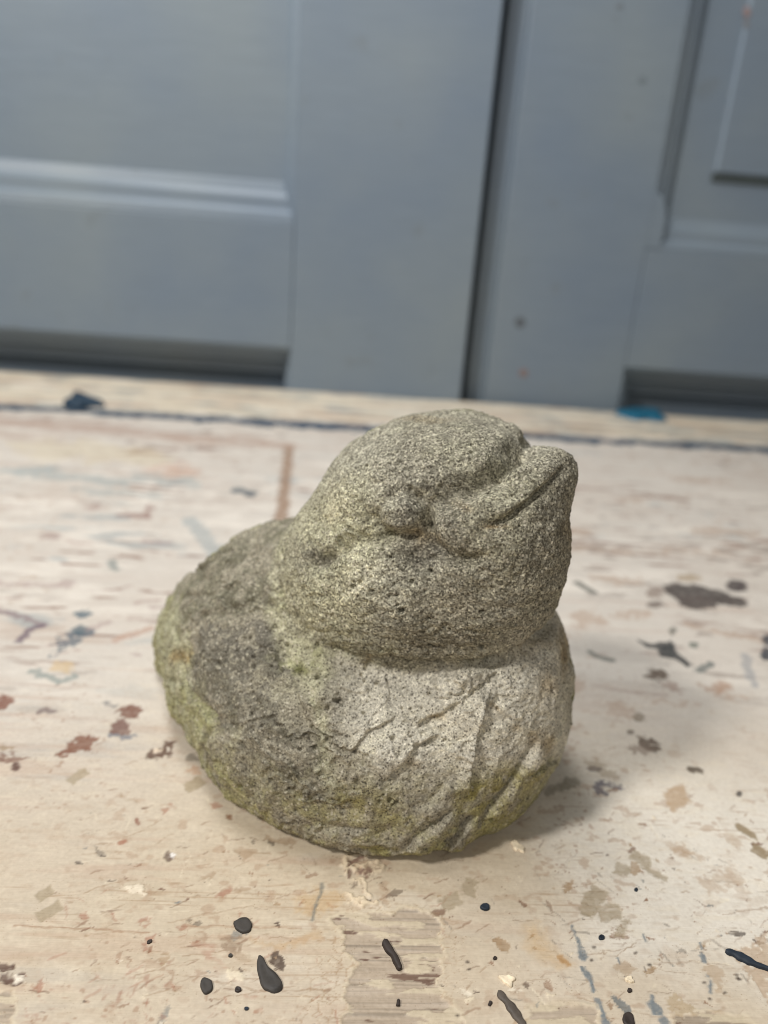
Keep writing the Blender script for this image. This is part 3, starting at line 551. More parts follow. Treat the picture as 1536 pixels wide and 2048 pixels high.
# small chips in the door paint
def spot(px, py, rx, ry, yf, c, ang=0):
    P = at_depth(oval(px, py, rx, ry, ang, 14)*1.0, yf); cc_ = P.mean(0); n = len(P)
    V = [p for p in P]+[cc_+(p-cc_)*.8-[0, .00035, 0] for p in P]+[cc_-[0, .0004, 0]]
    F = [(i, (i+1) % n, n+(i+1) % n, n+i) for i in range(n)]+[(n+i, n+(i+1) % n, 2*n) for i in range(n)]
    me = bpy.data.meshes.new('paint_chip'); me.from_pydata([tuple(v-np.array(rd.location)) for v in V], [], F); me.materials.append(paint_mat('chip_paint', lin(*c)))
    o = bpy.data.objects.new('paint_chip', me); col.objects.link(o); o.parent = rd
spot(1494, 24, 7, 12, YR+.0104, (148, 128, 126)); spot(1493, 48, 5, 9, YR+.0104, (128, 128, 130)); spot(1463, 190, 7, 13, YR+.0144, (116, 122, 124)); spot(1460, 222, 9, 14, YR+.0144, (124, 112, 112)); spot(1473, 232, 7, 8, YR+.0144, (150, 138, 138))
spot(1047, 746, 9, 9, YR, (130, 114, 112)); spot(1040, 645, 11, 11, YR, (92, 98, 104)); spot(1239, 12, 8, 7, YR, (112, 120, 126)); spot(1284, 160, 9, 8, YR, (112, 122, 128))

# ------------------------------------------------------------------ STONE BIRD
PR = [  # px, py, depth, radii, yaw, pitch, blend
 ('body', 742.05, 1399.0, .1914, .0532, .0497, .0387, -15, -9.68, 0), ('body', 422.7, 1309.9, .2273, .0182, .0175, .0297, -30, -3.27, .012),
 ('body', 584.5, 1280.4, .2100, .0431, .0379, .0359, -15, 49.76, .010), ('body', 965.9, 1378.8, .1779, .0234, .0307, .0319, -20, -3.05, .010),
 ('head', 822.9, 1127.7, .1868, .0370, .0332, .0298, -20, 19.64, .004), ('head', 863.5, 952.5, .1889, .0265, .0296, .0165, -20, 13.28, .008),
 ('head', 1051.6, 971.25, .1728, .0129, .0137, .0083, -25, 35.16, .0035), ('head', 979.8, 1120.9, .1693, .0187, .0208, .0265, -20, -6.88, .006)]
def rotm(yaw, pit):
    a, b = math.radians(yaw), math.radians(pit)
    return np.array([[math.cos(a), -math.sin(a), 0], [math.sin(a), math.cos(a), 0], [0, 0, 1]]) @ np.array([[math.cos(b), 0, -math.sin(b)], [0, 1, 0], [math.sin(b), 0, math.cos(b)]])
PRC = [(n, at_depth(np.array([px, py]), Yd).astype(np.float32), np.array([a, b, c], np.float32), rotm(ya, pi).astype(np.float32), k) for n, px, py, Yd, a, b, c, ya, pi, k in PR]
def ell(P, c, r, Rm):
    q = (P-c) @ Rm; k = np.sqrt(((q/r)**2).sum(-1)); k2 = np.sqrt(((q/(r*r))**2).sum(-1))
    return k*(k-1)/(k2+1e-9)
def smin(a, b, k):
    if k <= 0: return np.minimum(a, b)
    h = np.clip(.5+.5*(b-a)/k, 0, 1); return b+(a-b)*h-k*h*(1-h)
def group_sdf(P, g):
    d = None
    for n, c, r, Rm, k in PRC:
        if n != g: continue
        e = ell(P, c, r, Rm); d = e if d is None else smin(d, e, k)
    return d
def sdf(P):
    kk = .0014+.007*sstep(.012, -.012, P[..., 0])
    a_, b_ = group_sdf(P, 'body'), group_sdf(P, 'head')
    h = np.clip(.5+.5*(b_-a_)/kk, 0, 1); d = b_+(a_-b_)*h-kk*h*(1-h)
    return -smin(-d, P[..., 2]-.0002, .004)
STEP = .0006
lo = np.array([-.070, .128, -.003]); hi = np.array([.096, .272, .121])
ax = [np.arange(lo[i], hi[i], STEP, dtype=np.float32) for i in range(3)]
Fv = np.empty([len(a_) for a_ in ax], np.float32)
yy, zz = np.meshgrid(ax[1], ax[2], indexing='ij')
for i in range(0, len(ax[0]), 20):
    xs = ax[0][i:i+20]
    Pg = np.empty((len(xs),)+yy.shape+(3,), np.float32); Pg[..., 0] = xs[:, None, None]; Pg[..., 1] = yy; Pg[..., 2] = zz
    Fv[i:i+20] = sdf(Pg)
ins = Fv < 0
cell = np.zeros([s-1 for s in ins.shape], np.uint8)
for dx in (0, 1):
    for dy in (0, 1):
        for dz in (0, 1):
            cell += ins[dx:ins.shape[0]-1+dx, dy:ins.shape[1]-1+dy, dz:ins.shape[2]-1+dz]
act = (cell > 0) & (cell < 8); ids = np.full(cell.shape, -1, np.int64); ids[act] = np.arange(act.sum())
SV = (np.argwhere(act)+.5)*STEP+lo
Q = []
for axn in range(3):
    s0 = [slice(None)]*3; s1 = [slice(None)]*3; s0[axn] = slice(0, -1); s1[axn] = slice(1, None)
    a_, b_ = ins[tuple(s0)], ins[tuple(s1)]
    e = np.argwhere(a_ != b_); u, v = [(1, 2), (2, 0), (0, 1)][axn]
    e = e[(e[:, u] > 0) & (e[:, v] > 0)]
    du = np.zeros(3, int); du[u] = 1; dv = np.zeros(3, int); dv[v] = 1
    f = np.stack([ids[tuple((e-du-dv).T)], ids[tuple((e-dv).T)], ids[tuple(e.T)], ids[tuple((e-du).T)]], -1)
    flip = ~a_[tuple(e.T)]
    f[flip] = f[flip][:, ::-1]; Q.append(f)
Q = np.concatenate(Q); Q = Q[(Q >= 0).all(1)]
def grad(P, e=.0002):
    g = np.stack([sdf(P+np.eye(3)[i]*e)-sdf(P-np.eye(3)[i]*e) for i in range(3)], -1)
    return g/(np.linalg.norm(g, axis=-1, keepdims=True)+1e-12)
def snap(P, it=2):
    for _ in range(it): P = P-grad(P)*sdf(P)[:, None]*.9
    return P
def relax(P, Fq):
    s = np.zeros_like(P); c = np.zeros(len(P))
    for i in range(4):
        for j in (1, 3):
            for k in range(3): s[:, k] += np.bincount(Fq[:, i], P[Fq[:, (i+j) % 4], k], len(P))
            c += np.bincount(Fq[:, i], minlength=len(P))
    return .4*P+.6*s/np.maximum(c, 1)[:, None]
SV = snap(SV, 2); SV = snap(relax(SV, Q), 1); SV = snap(relax(SV, Q), 2)
# one level of subdivision
E4 = np.stack([np.sort(Q[:, [i, (i+1) % 4]], 1) for i in range(4)], 1)
ue, inv = np.unique(E4.reshape(-1, 2), axis=0, return_inverse=True); inv = inv.reshape(-1, 4)
nv = len(SV); em = nv+inv; fc = nv+len(ue)+np.arange(len(Q))
SV = np.concatenate([SV, SV[ue].mean(1), SV[Q].mean(1)])
SF = np.concatenate([np.stack([Q[:, i], em[:, i], fc, em[:, i-1]], -1) for i in range(4)])
SV = snap(SV, 1); SN = grad(SV)

# --- carved detail
def hit(p):
    p = np.asarray(p, float); v = ray(p[:, 0], p[:, 1]); t = np.full(len(p), .10)
    for _ in range(70): t = t+np.clip(sdf(CAM+v*t[:, None]), -.01, .01)*.8
    P = CAM+v*t[:, None]; ok = np.abs(sdf(P)) < .002
    return P[ok] if ok.any() else P
MM = .000115
WV = SV+.00045*np.stack([fbm3(SV*450, s, 2) for s in (1, 2, 3)], -1)
DISP = np.zeros(len(SV))
front = (SN*(CAM-SV)).sum(1) > -.002
XO = np.argsort(WV[:, 0]); XS = WV[XO, 0]
def near(p0, p1):
    c = XO[np.searchsorted(XS, p0[0]):np.searchsorted(XS, p1[0])]; w_ = WV[c]
    return c[((w_[:, 1] > p0[1]) & (w_[:, 1] < p1[1]) & (w_[:, 2] > p0[2]) & (w_[:, 2] < p1[2]))]
def seg_dist(P, Rr):
    ix = near(P.min(0)-Rr, P.max(0)+Rr); Wn, Nn = WV[ix], SN[ix]
    d = np.full(len(ix), 1e9); sgn = np.zeros(len(ix)); L = 0; par = np.zeros(len(ix)); tot = np.linalg.norm(np.diff(P, axis=0), axis=1).sum()
    for a_, b_ in zip(P[:-1], P[1:]):
        e = b_-a_; wv = Wn-a_; t = np.clip((wv@e)/(e@e+1e-20), 0, 1); q = wv-t[:, None]*e; dd = (q*q).sum(1); m = dd < d
        d[m] = dd[m]; par[m] = (L+t[m]*np.linalg.norm(e))/tot
        sgn[m] = np.sign((np.cross(Nn[m], e)*q[m]).sum(1)); L += np.linalg.norm(e)
    return ix, np.sqrt(d), sgn, par
def dense(P, n=5):
    P = np.array(P, float); out = [P[0]]
    for a_, b_ in zip(P[:-1], P[1:]): out += [a_+(b_-a_)*k/n for k in range(1, n+1)]
    out = np.array(out)
    for _ in range(3): out[1:-1] = .5*out[1:-1]+.25*out[:-2]+.25*out[2:]
    return out[::2] if len(out) % 2 else np.concatenate([out[::2], out[-1:]])
def G(P, wpx, dmm, d2=None, taper=True):                # furrow, its depth and width broken up by noise
    global DISP
    ix, d, _, par = seg_dist(hit(dense(P)), 3*wpx*MM); dep = dmm+((d2 if d2 is not None else dmm)-dmm)*par
    tp = (sstep(-.01, .16, par)*(1-sstep(.84, 1.01, par))*.75+.25) if taper else 1
    br = .92+.6*noise3(SV[ix]*330, 17); DISP[ix] -= dep*.001*tp*np.clip(br, .1, 1.5)*np.exp(-(d/(wpx*MM*(.8+.5*np.clip(br, 0, 1))))**2)
def Ledge(P, wpx, hmm, side=1):                 # one side stands proud and falls off gently
    global DISP
    ix, d, s, par = seg_dist(hit(dense(P)), 3*wpx*MM); tp = sstep(0, .2, par)*(1-sstep(.8, 1, par))
    f = np.where(s*side > 0, np.exp(-(d/(wpx*MM))**2)*sstep(-1.5*MM, 4*MM, d), -.55*np.exp(-(d/(13*MM))**2))
    DISP[ix] += hmm*.001*tp*f
def Bmp(px, py, rpx, hmm, pw=2):
    global DISP
    c = hit([(px, py)])[0]; d = np.linalg.norm(WV-c, axis=1)/(rpx*MM)
    DISP += hmm*.001*np.exp(-d**pw)
PIT = np.zeros(len(SV))
def Pit(px, py, rpx, dmm, c=None):
    global DISP, PIT
    if c is None: c = hit([(px, py)])[0]
    ix = near(c-1.2*rpx*MM, c+1.2*rpx*MM); d = np.linalg.norm(WV[ix]-c, axis=1)/(rpx*MM)
    f = 1-sstep(.55, 1.15, d); DISP[ix] -= dmm*.001*f; PIT[ix] = np.maximum(PIT[ix], f)
hd = group_sdf(SV, 'head'); bd = group_sdf(SV, 'body'); HEAD = sstep(-.0012, .0012, bd-hd)
# crown, brow, beak, eye
G([(1046, 904), (1012, 934), (975, 964), (930, 985), (885, 1000), (858, 1014)], 19, 4.6, 1.8, taper=False); Bmp(945, 900, 90, 2.0); Bmp(1060, 948, 40, .7); Bmp(1122, 912, 24, 1.1); Bmp(870, 880, 90, .4); Bmp(1000, 885, 42, 1.8); Bmp(1024, 864, 30, 1.5); Bmp(1056, 899, 17, -1.0); G([(1052, 888), (1044, 902), (1030, 918), (1008, 938)], 9, 2.6, 1.0, taper=False); Bmp(975, 930, 32, 1.2)
G([(1122, 934), (1104, 954), (1080, 984), (1045, 1014), (1012, 1042), (962, 1052)], 6, .35, 1.7); Bmp(985, 1048, 13, -1.0); Ledge([(1130, 925), (1080, 978), (1012, 1036), (965, 1046)], 30, .9, -1)
G([(860, 1008), (858, 1050), (866, 1084), (886, 1108), (926, 1121), (985, 1114)], 9, 2.0); Bmp(914, 1052, 40, 1.7, 4); Bmp(985, 1000, 30, .5); Bmp(1000, 1085, 45, .7)
Bmp(806, 1031, 40, 1.9, 3); G(oval(806, 1031, 52, 42, -10, 14).tolist()+[(857, 1022)], 11, 1.35, taper=False)
G([(630, 1132), (660, 1106), (715, 1086), (770, 1077), (838, 1066)], 11, 1.7); Bmp(645, 1122, 26, -1.5); Bmp(852, 1110, 36, -2.2); Bmp(745, 1185, 75, 1.3); Bmp(690, 1020, 50, .5); Bmp(620, 1180, 60, .5)
# neck crease
G([(606, 1030), (578, 1072), (561, 1120), (556, 1165), (570, 1220), (610, 1268), (665, 1297)], 14, .45, .6, taper=False)
G([(665, 1297), (720, 1314), (780, 1323), (860, 1328), (930, 1325), (990, 1318), (1040, 1294), (1082, 1264), (1106, 1242)], 11, .9, 3.2, taper=False)
# collar and feather furrows
G([(868, 1376), (874, 1354), (900, 1342), (950, 1335), (985, 1328)], 8, 1.2); G([(920, 1396), (948, 1374), (974, 1358), (990, 1335)], 12, 1.5); Bmp(938, 1350, 30, 1.3); Bmp(900, 1368, 30, .5); Ledge([(925, 1398), (948, 1378), (974, 1360), (996, 1334)], 50, 1.2, 1)
def feather(P, h, w=30, g=.4, side=1):
    Ledge(P, w*1.5, h*1.75, side); G(P, 6, g*.5)
feather([(698, 1520), (716, 1486), (742, 1462), (768, 1450), (800, 1428)], .4, 40, .15)
feather([(826, 1462), (850, 1440), (880, 1428), (906, 1410), (936, 1392)], .5, 40, .2)
feather([(768, 1570), (786, 1545), (806, 1530), (822, 1502), (848, 1484), (888, 1466)], .75, 44, .45)
Ledge([(988, 1370), (976, 1400), (962, 1440), (950, 1490), (944, 1540), (934, 1600)], 60, 1.5, -1); G([(992, 1366), (976, 1400), (962, 1440), (950, 1490), (944, 1540), (934, 1600)], 10, -.7); G([(1004, 1368), (986, 1420), (972, 1460), (966, 1510), (952, 1560)], 12, .7); G([(958, 1400), (938, 1450), (925, 1500), (916, 1560)], 13, .5)
feather([(1080, 1474), (1056, 1505), (1036, 1548), (1006, 1590), (960, 1644)], 1.1, 46, .45)
feather([(908, 1616), (866, 1648), (830, 1676), (806, 1700)], .9, 36, .6); feather([(958, 1628), (915, 1664), (885, 1696)], .9, 30, .5); G([(840, 1600), (800, 1640), (770, 1680)], 13, .6); feather([(1112, 1522), (1078, 1530), (1045, 1550)], .6, 26, .4); G([(1042, 1418), (1010, 1440), (980, 1446)], 6, .45); feather([(905, 1556), (872, 1598), (836, 1622)], .5, 30, .25); G([(735, 1600), (700, 1650), (690, 1690)], 14, .5)
feather([(745, 1660), (700, 1668), (640, 1660)], .5, 30, .2); G([(660, 1480), (668, 1540), (690, 1600)], 16, .4)
# wing and tail
G([(350, 1255), (360, 1320), (380, 1382), (415, 1426), (450, 1442)], 10, 2.0); Bmp(430, 1340, 70, 1.3); G([(450, 1442), (412, 1468), (403, 1510), (425, 1560)], 8, 1.3); Bmp(450, 1510, 50, .8)
G([(548, 1210), (556, 1280), (590, 1342), (625, 1410), (614, 1462), (640, 1525), (652, 1600)], 13, .9); Bmp(560, 1440, 60, .8); Bmp(326, 1330, 22, .9); Bmp(352, 1425, 20, .6); G([(310, 1350), (345, 1360), (372, 1368)], 6, .8)
G([(372, 1165), (430, 1150), (480, 1120), (560, 1080)], 9, .8); G([(365, 1195), (440, 1190), (500, 1165), (550, 1130)], 9, .8); G([(345, 1225), (430, 1235), (500, 1220)], 9, .6); Ledge([(370, 1160), (420, 1128), (470, 1085)], 20, .9, 1)
# broken edge and air holes
G([(556, 1312), (585, 1328), (608, 1346), (642, 1352)], 8, 1.5)
for q in ((592, 1338, 8, 1.2), (634, 1353, 6, 1.4), (682, 1082, 8, 1.2), (672, 1090, 7, .9), (722, 1166, 6, 1.1), (825, 1164, 5, 1.0), (676, 1401, 7, 1.5), (755, 1361, 6, 1.5), (487, 1488, 8, 1.2), (500, 1428, 5, 1.0), (545, 1300, 5, 1.2), (633, 1291, 5, 1.2), (575, 1290, 4, 1.0), (780, 1602, 5, 1.2), (793, 1608, 5, 1.2), (983, 1636, 7, 1.4), (962, 1294, 8, 1.3), (860, 1290, 5, 1.0), (850, 1310, 5, 1.2), (965, 1225, 4, .9), (1037, 1020, 4, .9), (822, 976, 6, .9), (905, 1391, 5, 1.0), (858, 1386, 4, 1.2), (710, 1165, 4, .9), (765, 1100, 4, .7), (600, 1500, 4, 1.), (540, 1478, 4, 1.), (530, 1450, 4, 1.), (690, 1340, 4, 1.), (880, 1260, 4, 1.), (725, 1345, 4, 1.), (545, 1560, 5, 1.), (890, 1480, 4, 1.), (1010, 1320, 5, 1.)): Pit(*q)
prng = np.random.default_rng(3)
for c in hit(prng.uniform((340, 860), (1130, 1690), (620, 2))): Pit(0, 0, min(1.5+1.1*prng.pareto(2.2), 6.5), prng.uniform(.5, 1.1), c)
for cx, cy, n in ((760, 1300, 26), (620, 1290, 26), (930, 1290, 22), (560, 1440, 22), (700, 1390, 30), (800, 1400, 24), (650, 1080, 14), (760, 1170, 20), (540, 1320, 16), (790, 1600, 12), (480, 1500, 12)):
    for c in hit(prng.normal((cx, cy), (50, 34), (n, 2))): Pit(0, 0, min(1.5+1.3*prng.pareto(2.4), 6), prng.uniform(.5, 1.1), c)
# weathered roughness: lumps, ridges, crumbled layers, sand grain
def ridged(p, seed, o=3):
    r = 0; a = 1; t = 0
    for k in range(o): r = r+a*(1-2*np.abs(noise3(p*2**k+k*3.3, seed+k))); t += a; a *= .55
    return r/t
PX0 = project(SV); B0 = 1-HEAD
lump = fbm3(SV*70, 60, 3); mid = fbm3(SV*260, 70, 3); fine = fbm3(SV*900, 80, 3); rg = ridged(SV*120, 62)
DISP += (.0009+.0004*B0)*lump+(.00040*HEAD+.00055*B0)*mid+(.00042*HEAD+.00026*B0)*fine+(.00035+.00030*B0)*rg
leftb = B0*sstep(-.005, -.03, SV[:, 0]); DISP += leftb*(.0009*np.abs(fbm3(SV*110, 64, 2))-.0003+.0006*sstep(.1, .35, fbm3(SV*200, 66, 2)))
crumb = sstep(.15, .5, fbm3(SV*120, 90, 3)); DISP -= .00060*crumb*sstep(0, .35, fbm3(SV*480, 91, 2))
# overlapping ruffled feathers running over breast and belly
ang = np.radians(np.interp(PX0[:, 0], [420, 640, 760, 900, 980, 1060, 1140], [-20, 5, 38, 52, 72, 62, 55])); ca, sa = np.cos(ang), np.sin(ang)
fx_ = PX0[:, 0]-760; fy_ = PX0[:, 1]-1500
fu = (fx_*ca-fy_*sa)/260; fv = (fx_*sa+fy_*ca)/105
n_pat = fbm3(SV*60, 310, 2); fn = fbm2(fu+.3*lump, fv+.5*mid, 301, 3)*1.6; saw = (fn*1.7) % 1.0; terr = saw**1.5*sstep(1.0, .86, saw)
bz = B0*front*sstep(1300, 1390, PX0[:, 1]+.12*(PX0[:, 0]-800))*sstep(560, 700, PX0[:, 0]); bz2 = B0*front*(1-sstep(600, 720, PX0[:, 0]))
DISP += .0019*(terr-.4)*bz*sstep(-.6, .2, n_pat)*(1-.75*sstep(940, 1020, PX0[:, 0]))+.0009*(terr-.4)*bz2
# crumbly strata under the chin and ragged crease
cz = HEAD*front*np.exp(-((PX0[:, 1]-1265-.00035*(PX0[:, 0]-830)**2*-1)/60)**2); DISP += cz*.0007*fbm2(PX0[:, 0]/70, PX0[:, 1]/16, 305, 3)
nb = np.exp(-((hd-bd)/.0022)**2)*front; DISP += nb*(.0011*fbm3(SV*330, 93, 3)-.0005*sstep(.1, .4, fbm3(SV*240, 95, 2)))
DISP *= sstep(.0003, .003, SV[:, 2])
PXY = project(SV)
SV = SV+SN*DISP[:, None]

# --- weathering colours (stone, soot-dark lichen, algae, yellow moss), with shade painted under the brow
wx = PXY+18*np.stack([fbm3(SV*160, 201, 4), fbm3(SV*160, 202, 4)], -1)*1.5
def zone(P, soft=18): return 1-sstep(-soft, soft, poly_sdf(wx[:, 0], wx[:, 1], np.array(P, float)))
def spotz(px, py, rx, ry, ang=0):
    a_ = math.radians(ang); dx, dy = wx[:, 0]-px, wx[:, 1]-py
    return np.exp(-(((dx*math.cos(a_)+dy*math.sin(a_))/rx)**2+((-dx*math.sin(a_)+dy*math.cos(a_))/ry)**2))
SC = np.tile(lin(168, 160, 138), (len(SV), 1))
def tint(m, c):
    global SC
    m = np.clip(m, 0, 1)[:, None]; SC = SC*(1-m)+c*m
fr = front.astype(float); n_a = fbm3(SV*55, 210, 4); n_b = fbm3(SV*140, 211, 4); n_c = fbm3(SV*420, 212, 3)
STONE, GREY, DARK, PALE, GREEN, MOSS, OCHRE = lin(172, 165, 146), lin(146, 140, 127), lin(106, 101, 93), lin(226, 219, 206), lin(168, 167, 126), lin(140, 127, 52), lin(150, 122, 74)
tint(HEAD*.75, lin(170, 165, 148)); tint((1-HEAD)*.7, lin(168, 160, 146))
tint(HEAD*fr*zone([(900, 1060), (1180, 860), (1180, 1240), (1000, 1330), (760, 1330), (850, 1180)], 60)*.75, lin(140, 132, 115))
tint(HEAD*fr*zone([(800, 820), (1060, 820), (1060, 940), (900, 1000), (760, 960)], 50)*.55, lin(144, 137, 120))
tint(HEAD*fr*zone([(560, 1000), (720, 950), (780, 1080), (700, 1280), (560, 1290), (530, 1120)], 50)*.55, lin(190, 184, 148))
tint(sstep(-.1, .5, n_a)*.2, GREEN); tint(sstep(.1, .5, n_b)*.3, GREY)
# belly / breast pale
tint((1-HEAD)*fr*zone([(690, 1320), (1000, 1330), (1120, 1230), (1150, 1500), (1000, 1560), (760, 1540), (680, 1440)], 45)*.85, PALE)
tint(spotz(850, 1390, 60, 45)*.4, lin(205, 198, 186)); tint(spotz(675, 1022, 22, 32, 20)*.8, lin(216, 206, 172)); tint(spotz(760, 1180, 70, 50)*sstep(-.4, .3, n_c+n_b)*.5, lin(208, 200, 174)); tint(spotz(640, 1230, 60, 60)*sstep(-.3, .3, n_c)*.4, lin(204, 200, 170)); tint(spotz(720, 1090, 60, 40)*sstep(-.2, .3, n_c)*.35, lin(206, 200, 172)); tint(spotz(1040, 1350, 70, 100)*.55, lin(214, 208, 196))
# dark lichen on wing and back
dkn = sstep(-.55, .15, n_b+.7*n_c)
tint((1-HEAD)*fr*zone([(366, 1290), (400, 1240), (545, 1250), (575, 1330), (600, 1365), (632, 1420), (600, 1455), (640, 1480), (660, 1560), (560, 1560), (500, 1480), (430, 1440), (390, 1390)], 16)*dkn*.9, DARK)
tint((1-HEAD)*fr*zone([(350, 1180), (430, 1090), (590, 1020), (600, 1080), (555, 1180), (540, 1230), (400, 1240), (350, 1250)], 20)*dkn*.75, lin(104, 101, 84))
tint((1-HEAD)*fr*zone([(400, 1470), (500, 1480), (640, 1560), (760, 1620), (620, 1640), (480, 1590), (410, 1540)], 25)*.5, lin(128, 122, 106))
tint((1-HEAD)*fr*zone([(630, 1340), (700, 1340), (720, 1440), (660, 1470)], 30)*.45, lin(126, 120, 110))
for q, s_ in (((645, 1118, 34, 22, -25), .75), ((852, 1110, 44, 32, 10), .82), ((806, 1032, 32, 24, -10), .6), ((905, 1050, 34, 34, 0), .42), ((815, 965, 30, 18, 0), .4), ((600, 1100, 34, 30, 0), .3), ((940, 960, 80, 26, -25), .35), ((930, 1290, 130, 22, -8), .35)): tint(spotz(*q)*s_, lin(104, 97, 88))  # dark face patches; shade under the brow painted in, chin edge darkened
# pale crumbling band between wing and breast, pale green tail
tint((1-HEAD)*fr*zone([(560, 1180), (600, 1260), (680, 1300), (660, 1345), (640, 1400), (655, 1500), (680, 1590), (650, 1600), (628, 1480), (625, 1390), (560, 1310), (530, 1230)], 14)*.6, lin(186, 182, 154))
tint((1-HEAD)*fr*zone([(300, 1240), (350, 1200), (372, 1290), (392, 1390), (440, 1440), (405, 1490), (440, 1580), (330, 1420)], 10)*.75, lin(180, 178, 148))
gr = sstep(-.25, .45, n_b)
for q, s_ in (((330, 1300, 50, 30), .5), ((350, 1400, 50, 30), .8), ((410, 1440, 40, 30), .8), ((345, 1200, 26, 40), .5), ((565, 1140, 16, 80), .6), ((600, 1335, 60, 20), .75), ((660, 1300, 60, 14), .5), ((620, 1390, 20, 40), .5), ((720, 1290, 90, 30), .45), ((470, 1500, 60, 16), .3), ((500, 1620, 120, 36, 30), .6), ((440, 1555, 60, 26, 50), .6), ((690, 1060, 50, 20), .3), ((560, 1200, 20, 50), .4)): tint(spotz(*q)*gr*sstep(-.3, .25, n_c)*s_*.85, lin(150, 152, 100))
for q, s_ in (((700, 1615, 110, 34), .65), ((640, 1690, 110, 22), .75), ((780, 1700, 150, 16), .7), ((960, 1600, 50, 34, -40), .95), ((1010, 1570, 50, 26, -50), .85), ((892, 1605, 16, 26, 30), .8), ((1060, 1545, 40, 24, -30), .7), ((940, 1670, 90, 20, -20), .75), ((850, 1640, 60, 14, -30), .5), ((790, 1640, 40, 14, -10), .45), ((560, 1660, 60, 24, 25), .55), ((1000, 1640, 60, 20, -30), .7)): tint(spotz(*q)*sstep(-.35, .3, n_b+.9*n_c)*s_*.9, MOSS)
for q, s_ in (((1122, 1300, 16, 46), .7), ((1086, 1370, 22, 28), .55), ((1082, 1480, 16, 20), .6), ((876, 1432, 9, 9), .7), ((985, 1414, 10, 8), .6), ((1035, 1460, 16, 10), .5), ((825, 1528, 12, 12), .45), ((362, 1308, 14, 24), .75), ((1130, 1060, 14, 40), .4), ((985, 1050, 26, 8), .7), ((930, 1012, 24, 14), .4), ((845, 1075, 30, 14), .5), ((1060, 1290, 40, 14, -30), .45), ((850, 836, 60, 10), .35), ((740, 1322, 20, 10), .4)): tint(spotz(*q)*s_, OCHRE)
tint((1-fr)*.6, lin(150, 148, 116)); tint((1-fr)*sstep(-.1, .5, n_a), lin(128, 126, 84))
tint((1-HEAD)*(1-sstep(.012, .045, SV[:, 2]))*sstep(-.3, .4, n_b+.6*n_c)*.4, lin(150, 144, 104)); low = 1-sstep(.004, .020, SV[:, 2]); tint(low*sstep(-.5, .2, n_b+.5*n_c)*.6, lin(158, 153, 106)); tint(low*sstep(.1, .5, n_c+.4*n_a)*.5, lin(190, 184, 150))
n_d = fbm3(SV*900, 214, 2); tint(sstep(.25, .6, n_d+.3*n_c)*.35, lin(206, 198, 176)); tint(sstep(.25, .6, -n_d-.3*n_c)*.4, lin(92, 84, 70))
lum = (SC@np.array([.2126, .7152, .0722]))[:, None]; SC = lum+(SC-lum)*(.98-.20*HEAD)[:, None]; SC *= np.array([.985, 1.0, .98])
SC *= (1+.22*n_c+.14*n_b)[:, None]
GRN = np.clip(.38+.62*HEAD-.2*sstep(.2, .6, n_a), 0, 1)

st = NT('weathered_concrete'); tc = st.n('TexCoord')
at_c = st.n('Attribute', attribute_name='stone'); at_g = st.n('Attribute', attribute_name='grain')
v1 = st.n('TexVoronoi', i_Scale=2300.); st.l(tc.outputs['Object'], v1.inputs['Vector'])
v2 = st.n('TexVoronoi', i_Scale=3600.); st.l(tc.outputs['Object'], v2.inputs['Vector'])
s1 = st.n('SeparateColor'); st.l(v1.outputs['Color'], s1.inputs[0]); s2 = st.n('SeparateColor'); st.l(v2.outputs['Color'], s2.inputs[0])
g1 = st.ramp(s1.outputs[0], [(0, (.42, .41, .39)), (.2, (.66, .65, .62)), (.55, (.95, .94, .92)), (.8, (1.16, 1.15, 1.12)), (1, (1.7, 1.68, 1.6))])
g2 = st.ramp(s2.outputs[1], [(0, (.55, .54, .52)), (.5, (.97, .97, .96)), (1, (1.45, 1.45, 1.42))])
c1 = st.mix('MULTIPLY', at_g.outputs['Fac'], at_c.outputs['Color'], g1)
c2 = st.mix('MULTIPLY', .75, c1, g2)
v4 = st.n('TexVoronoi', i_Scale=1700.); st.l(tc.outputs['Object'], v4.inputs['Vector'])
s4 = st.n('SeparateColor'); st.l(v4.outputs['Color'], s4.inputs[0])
speck = st.math('MULTIPLY', st.math('LESS_THAN', v4.outputs['Distance'], .42), st.math('GREATER_THAN', s4.outputs[1], .70))  # dark specks painted in place of shade inside tiny pits
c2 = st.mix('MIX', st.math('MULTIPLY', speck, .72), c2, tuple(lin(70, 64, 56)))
v3 = st.n('TexVoronoi', i_Scale=1150.); st.l(tc.outputs['Object'], v3.inputs['Vector'])
s3 = st.n('SeparateColor'); st.l(v3.outputs['Color'], s3.inputs[0])
pale = st.math('MULTIPLY', st.math('LESS_THAN', v3.outputs['Distance'], .36), st.math('GREATER_THAN', s3.outputs[0], .80))
hole = st.math('MULTIPLY', st.math('LESS_THAN', v3.outputs['Distance'], .26), st.math('GREATER_THAN', s3.outputs[2], .52))
c2 = st.mix('MIX', st.math('MULTIPLY', pale, .55), c2, tuple(lin(212, 204, 184)))
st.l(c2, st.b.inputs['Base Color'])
st.b.inputs['Roughness'].default_value = .9; st.b.inputs['Specular IOR Level'].default_value = .25
nz = st.n('TexNoise', i_Scale=1400., i_Detail=4.0); st.l(tc.outputs['Object'], nz.inputs['Vector'])
hh = st.math('ADD', st.math('MULTIPLY', nz.outputs[0], 1.0), st.math('MULTIPLY', s1.outputs[0], .55))
hh = st.math('SUBTRACT', hh, st.math('MULTIPLY', hole, 1.1))
bp = st.n('Bump', i_Strength=1.0, i_Distance=.0004); st.l(hh, bp.inputs['Height']); st.l(bp.outputs[0], st.b.inputs['Normal'])

bird = thing('bird_figurine', 'weathered grey concrete bird with raised beak, mottled with green and yellow algae', 'figurine', (.02, .195, 0))
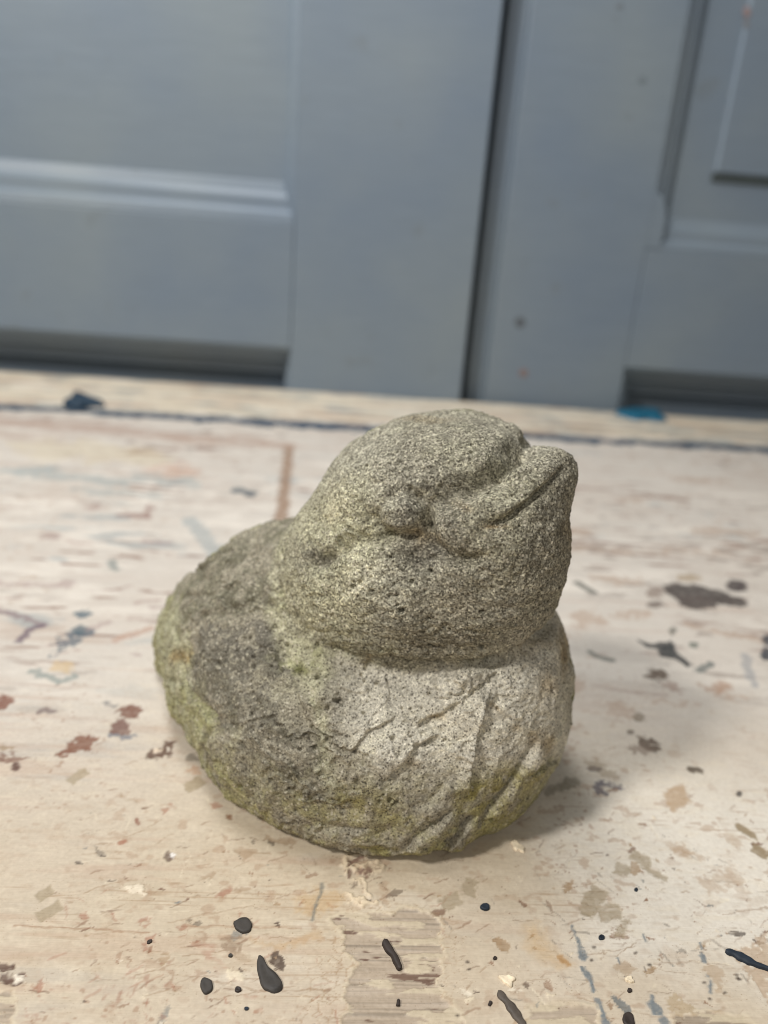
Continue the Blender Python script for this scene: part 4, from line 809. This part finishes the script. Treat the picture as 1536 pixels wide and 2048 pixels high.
# parts share their border vertices and normals, so that the stone stays seamless
fcen = SF
def vmask_faces(m): return m[SF].mean(1) > .5
beakm = (HEAD > .5) & front & (poly_sdf(PXY[:, 0], PXY[:, 1], np.array([(1046, 896), (1010, 935), (975, 964), (930, 985), (885, 1000), (858, 1014), (858, 1050), (866, 1084), (886, 1108), (926, 1121), (985, 1114), (1060, 1080), (1150, 1020), (1200, 900), (1130, 860), (1060, 880)], float)) < 0)
bkc = at_depth(np.array([1100., 945.]), .170); beakm |= (HEAD > .5) & (np.linalg.norm(SV-bkc, axis=1) < .0135)
eyem = (HEAD > .5) & front & (poly_sdf(PXY[:, 0], PXY[:, 1], oval(806, 1031, 46, 37, -10, 20)) < 0)
wingm = (HEAD < .5) & front & (poly_sdf(PXY[:, 0], PXY[:, 1], np.array([(352, 1240), (400, 1180), (545, 1215), (556, 1280), (590, 1342), (625, 1410), (614, 1462), (640, 1525), (652, 1600), (560, 1600), (425, 1555), (403, 1510), (412, 1468), (450, 1442), (415, 1426), (380, 1382), (360, 1320)], float)) < 0)
tailm = (HEAD < .5) & ~wingm & (PXY[:, 0] < 452) & (PXY[:, 1] > 1190) & (PXY[:, 1] < 1600) & ((SV[:, 0] < -.018))
lab = np.zeros(len(SF), int); lab[vmask_faces((HEAD > .5).astype(float))] = 1
for k, m in ((2, beakm), (3, eyem), (4, wingm), (5, tailm)): lab[vmask_faces(m.astype(float))] = k
tv = SV[SF]; fnm = np.cross(tv[:, 2]-tv[:, 0], tv[:, 3]-tv[:, 1])
VN = np.stack([sum(np.bincount(SF[:, c], fnm[:, k], len(SV)) for c in range(4)) for k in range(3)], -1)
VN /= np.linalg.norm(VN, axis=1, keepdims=True)+1e-12
if (VN*SN).sum() < 0: SF = SF[:, ::-1]; VN = -VN
made = {}
for k, nm in enumerate(('body', 'head', 'beak', 'eye', 'wing', 'tail')):
    F = SF[lab == k]
    if not len(F): continue
    u, iv = np.unique(F, return_inverse=True)
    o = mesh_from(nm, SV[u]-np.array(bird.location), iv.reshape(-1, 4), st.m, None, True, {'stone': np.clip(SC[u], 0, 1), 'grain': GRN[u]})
    o.data.normals_split_custom_set_from_vertices(VN[u].astype(np.float32).tolist())
    o.parent = made['head'] if nm in ('beak', 'eye') else bird; made[nm] = o
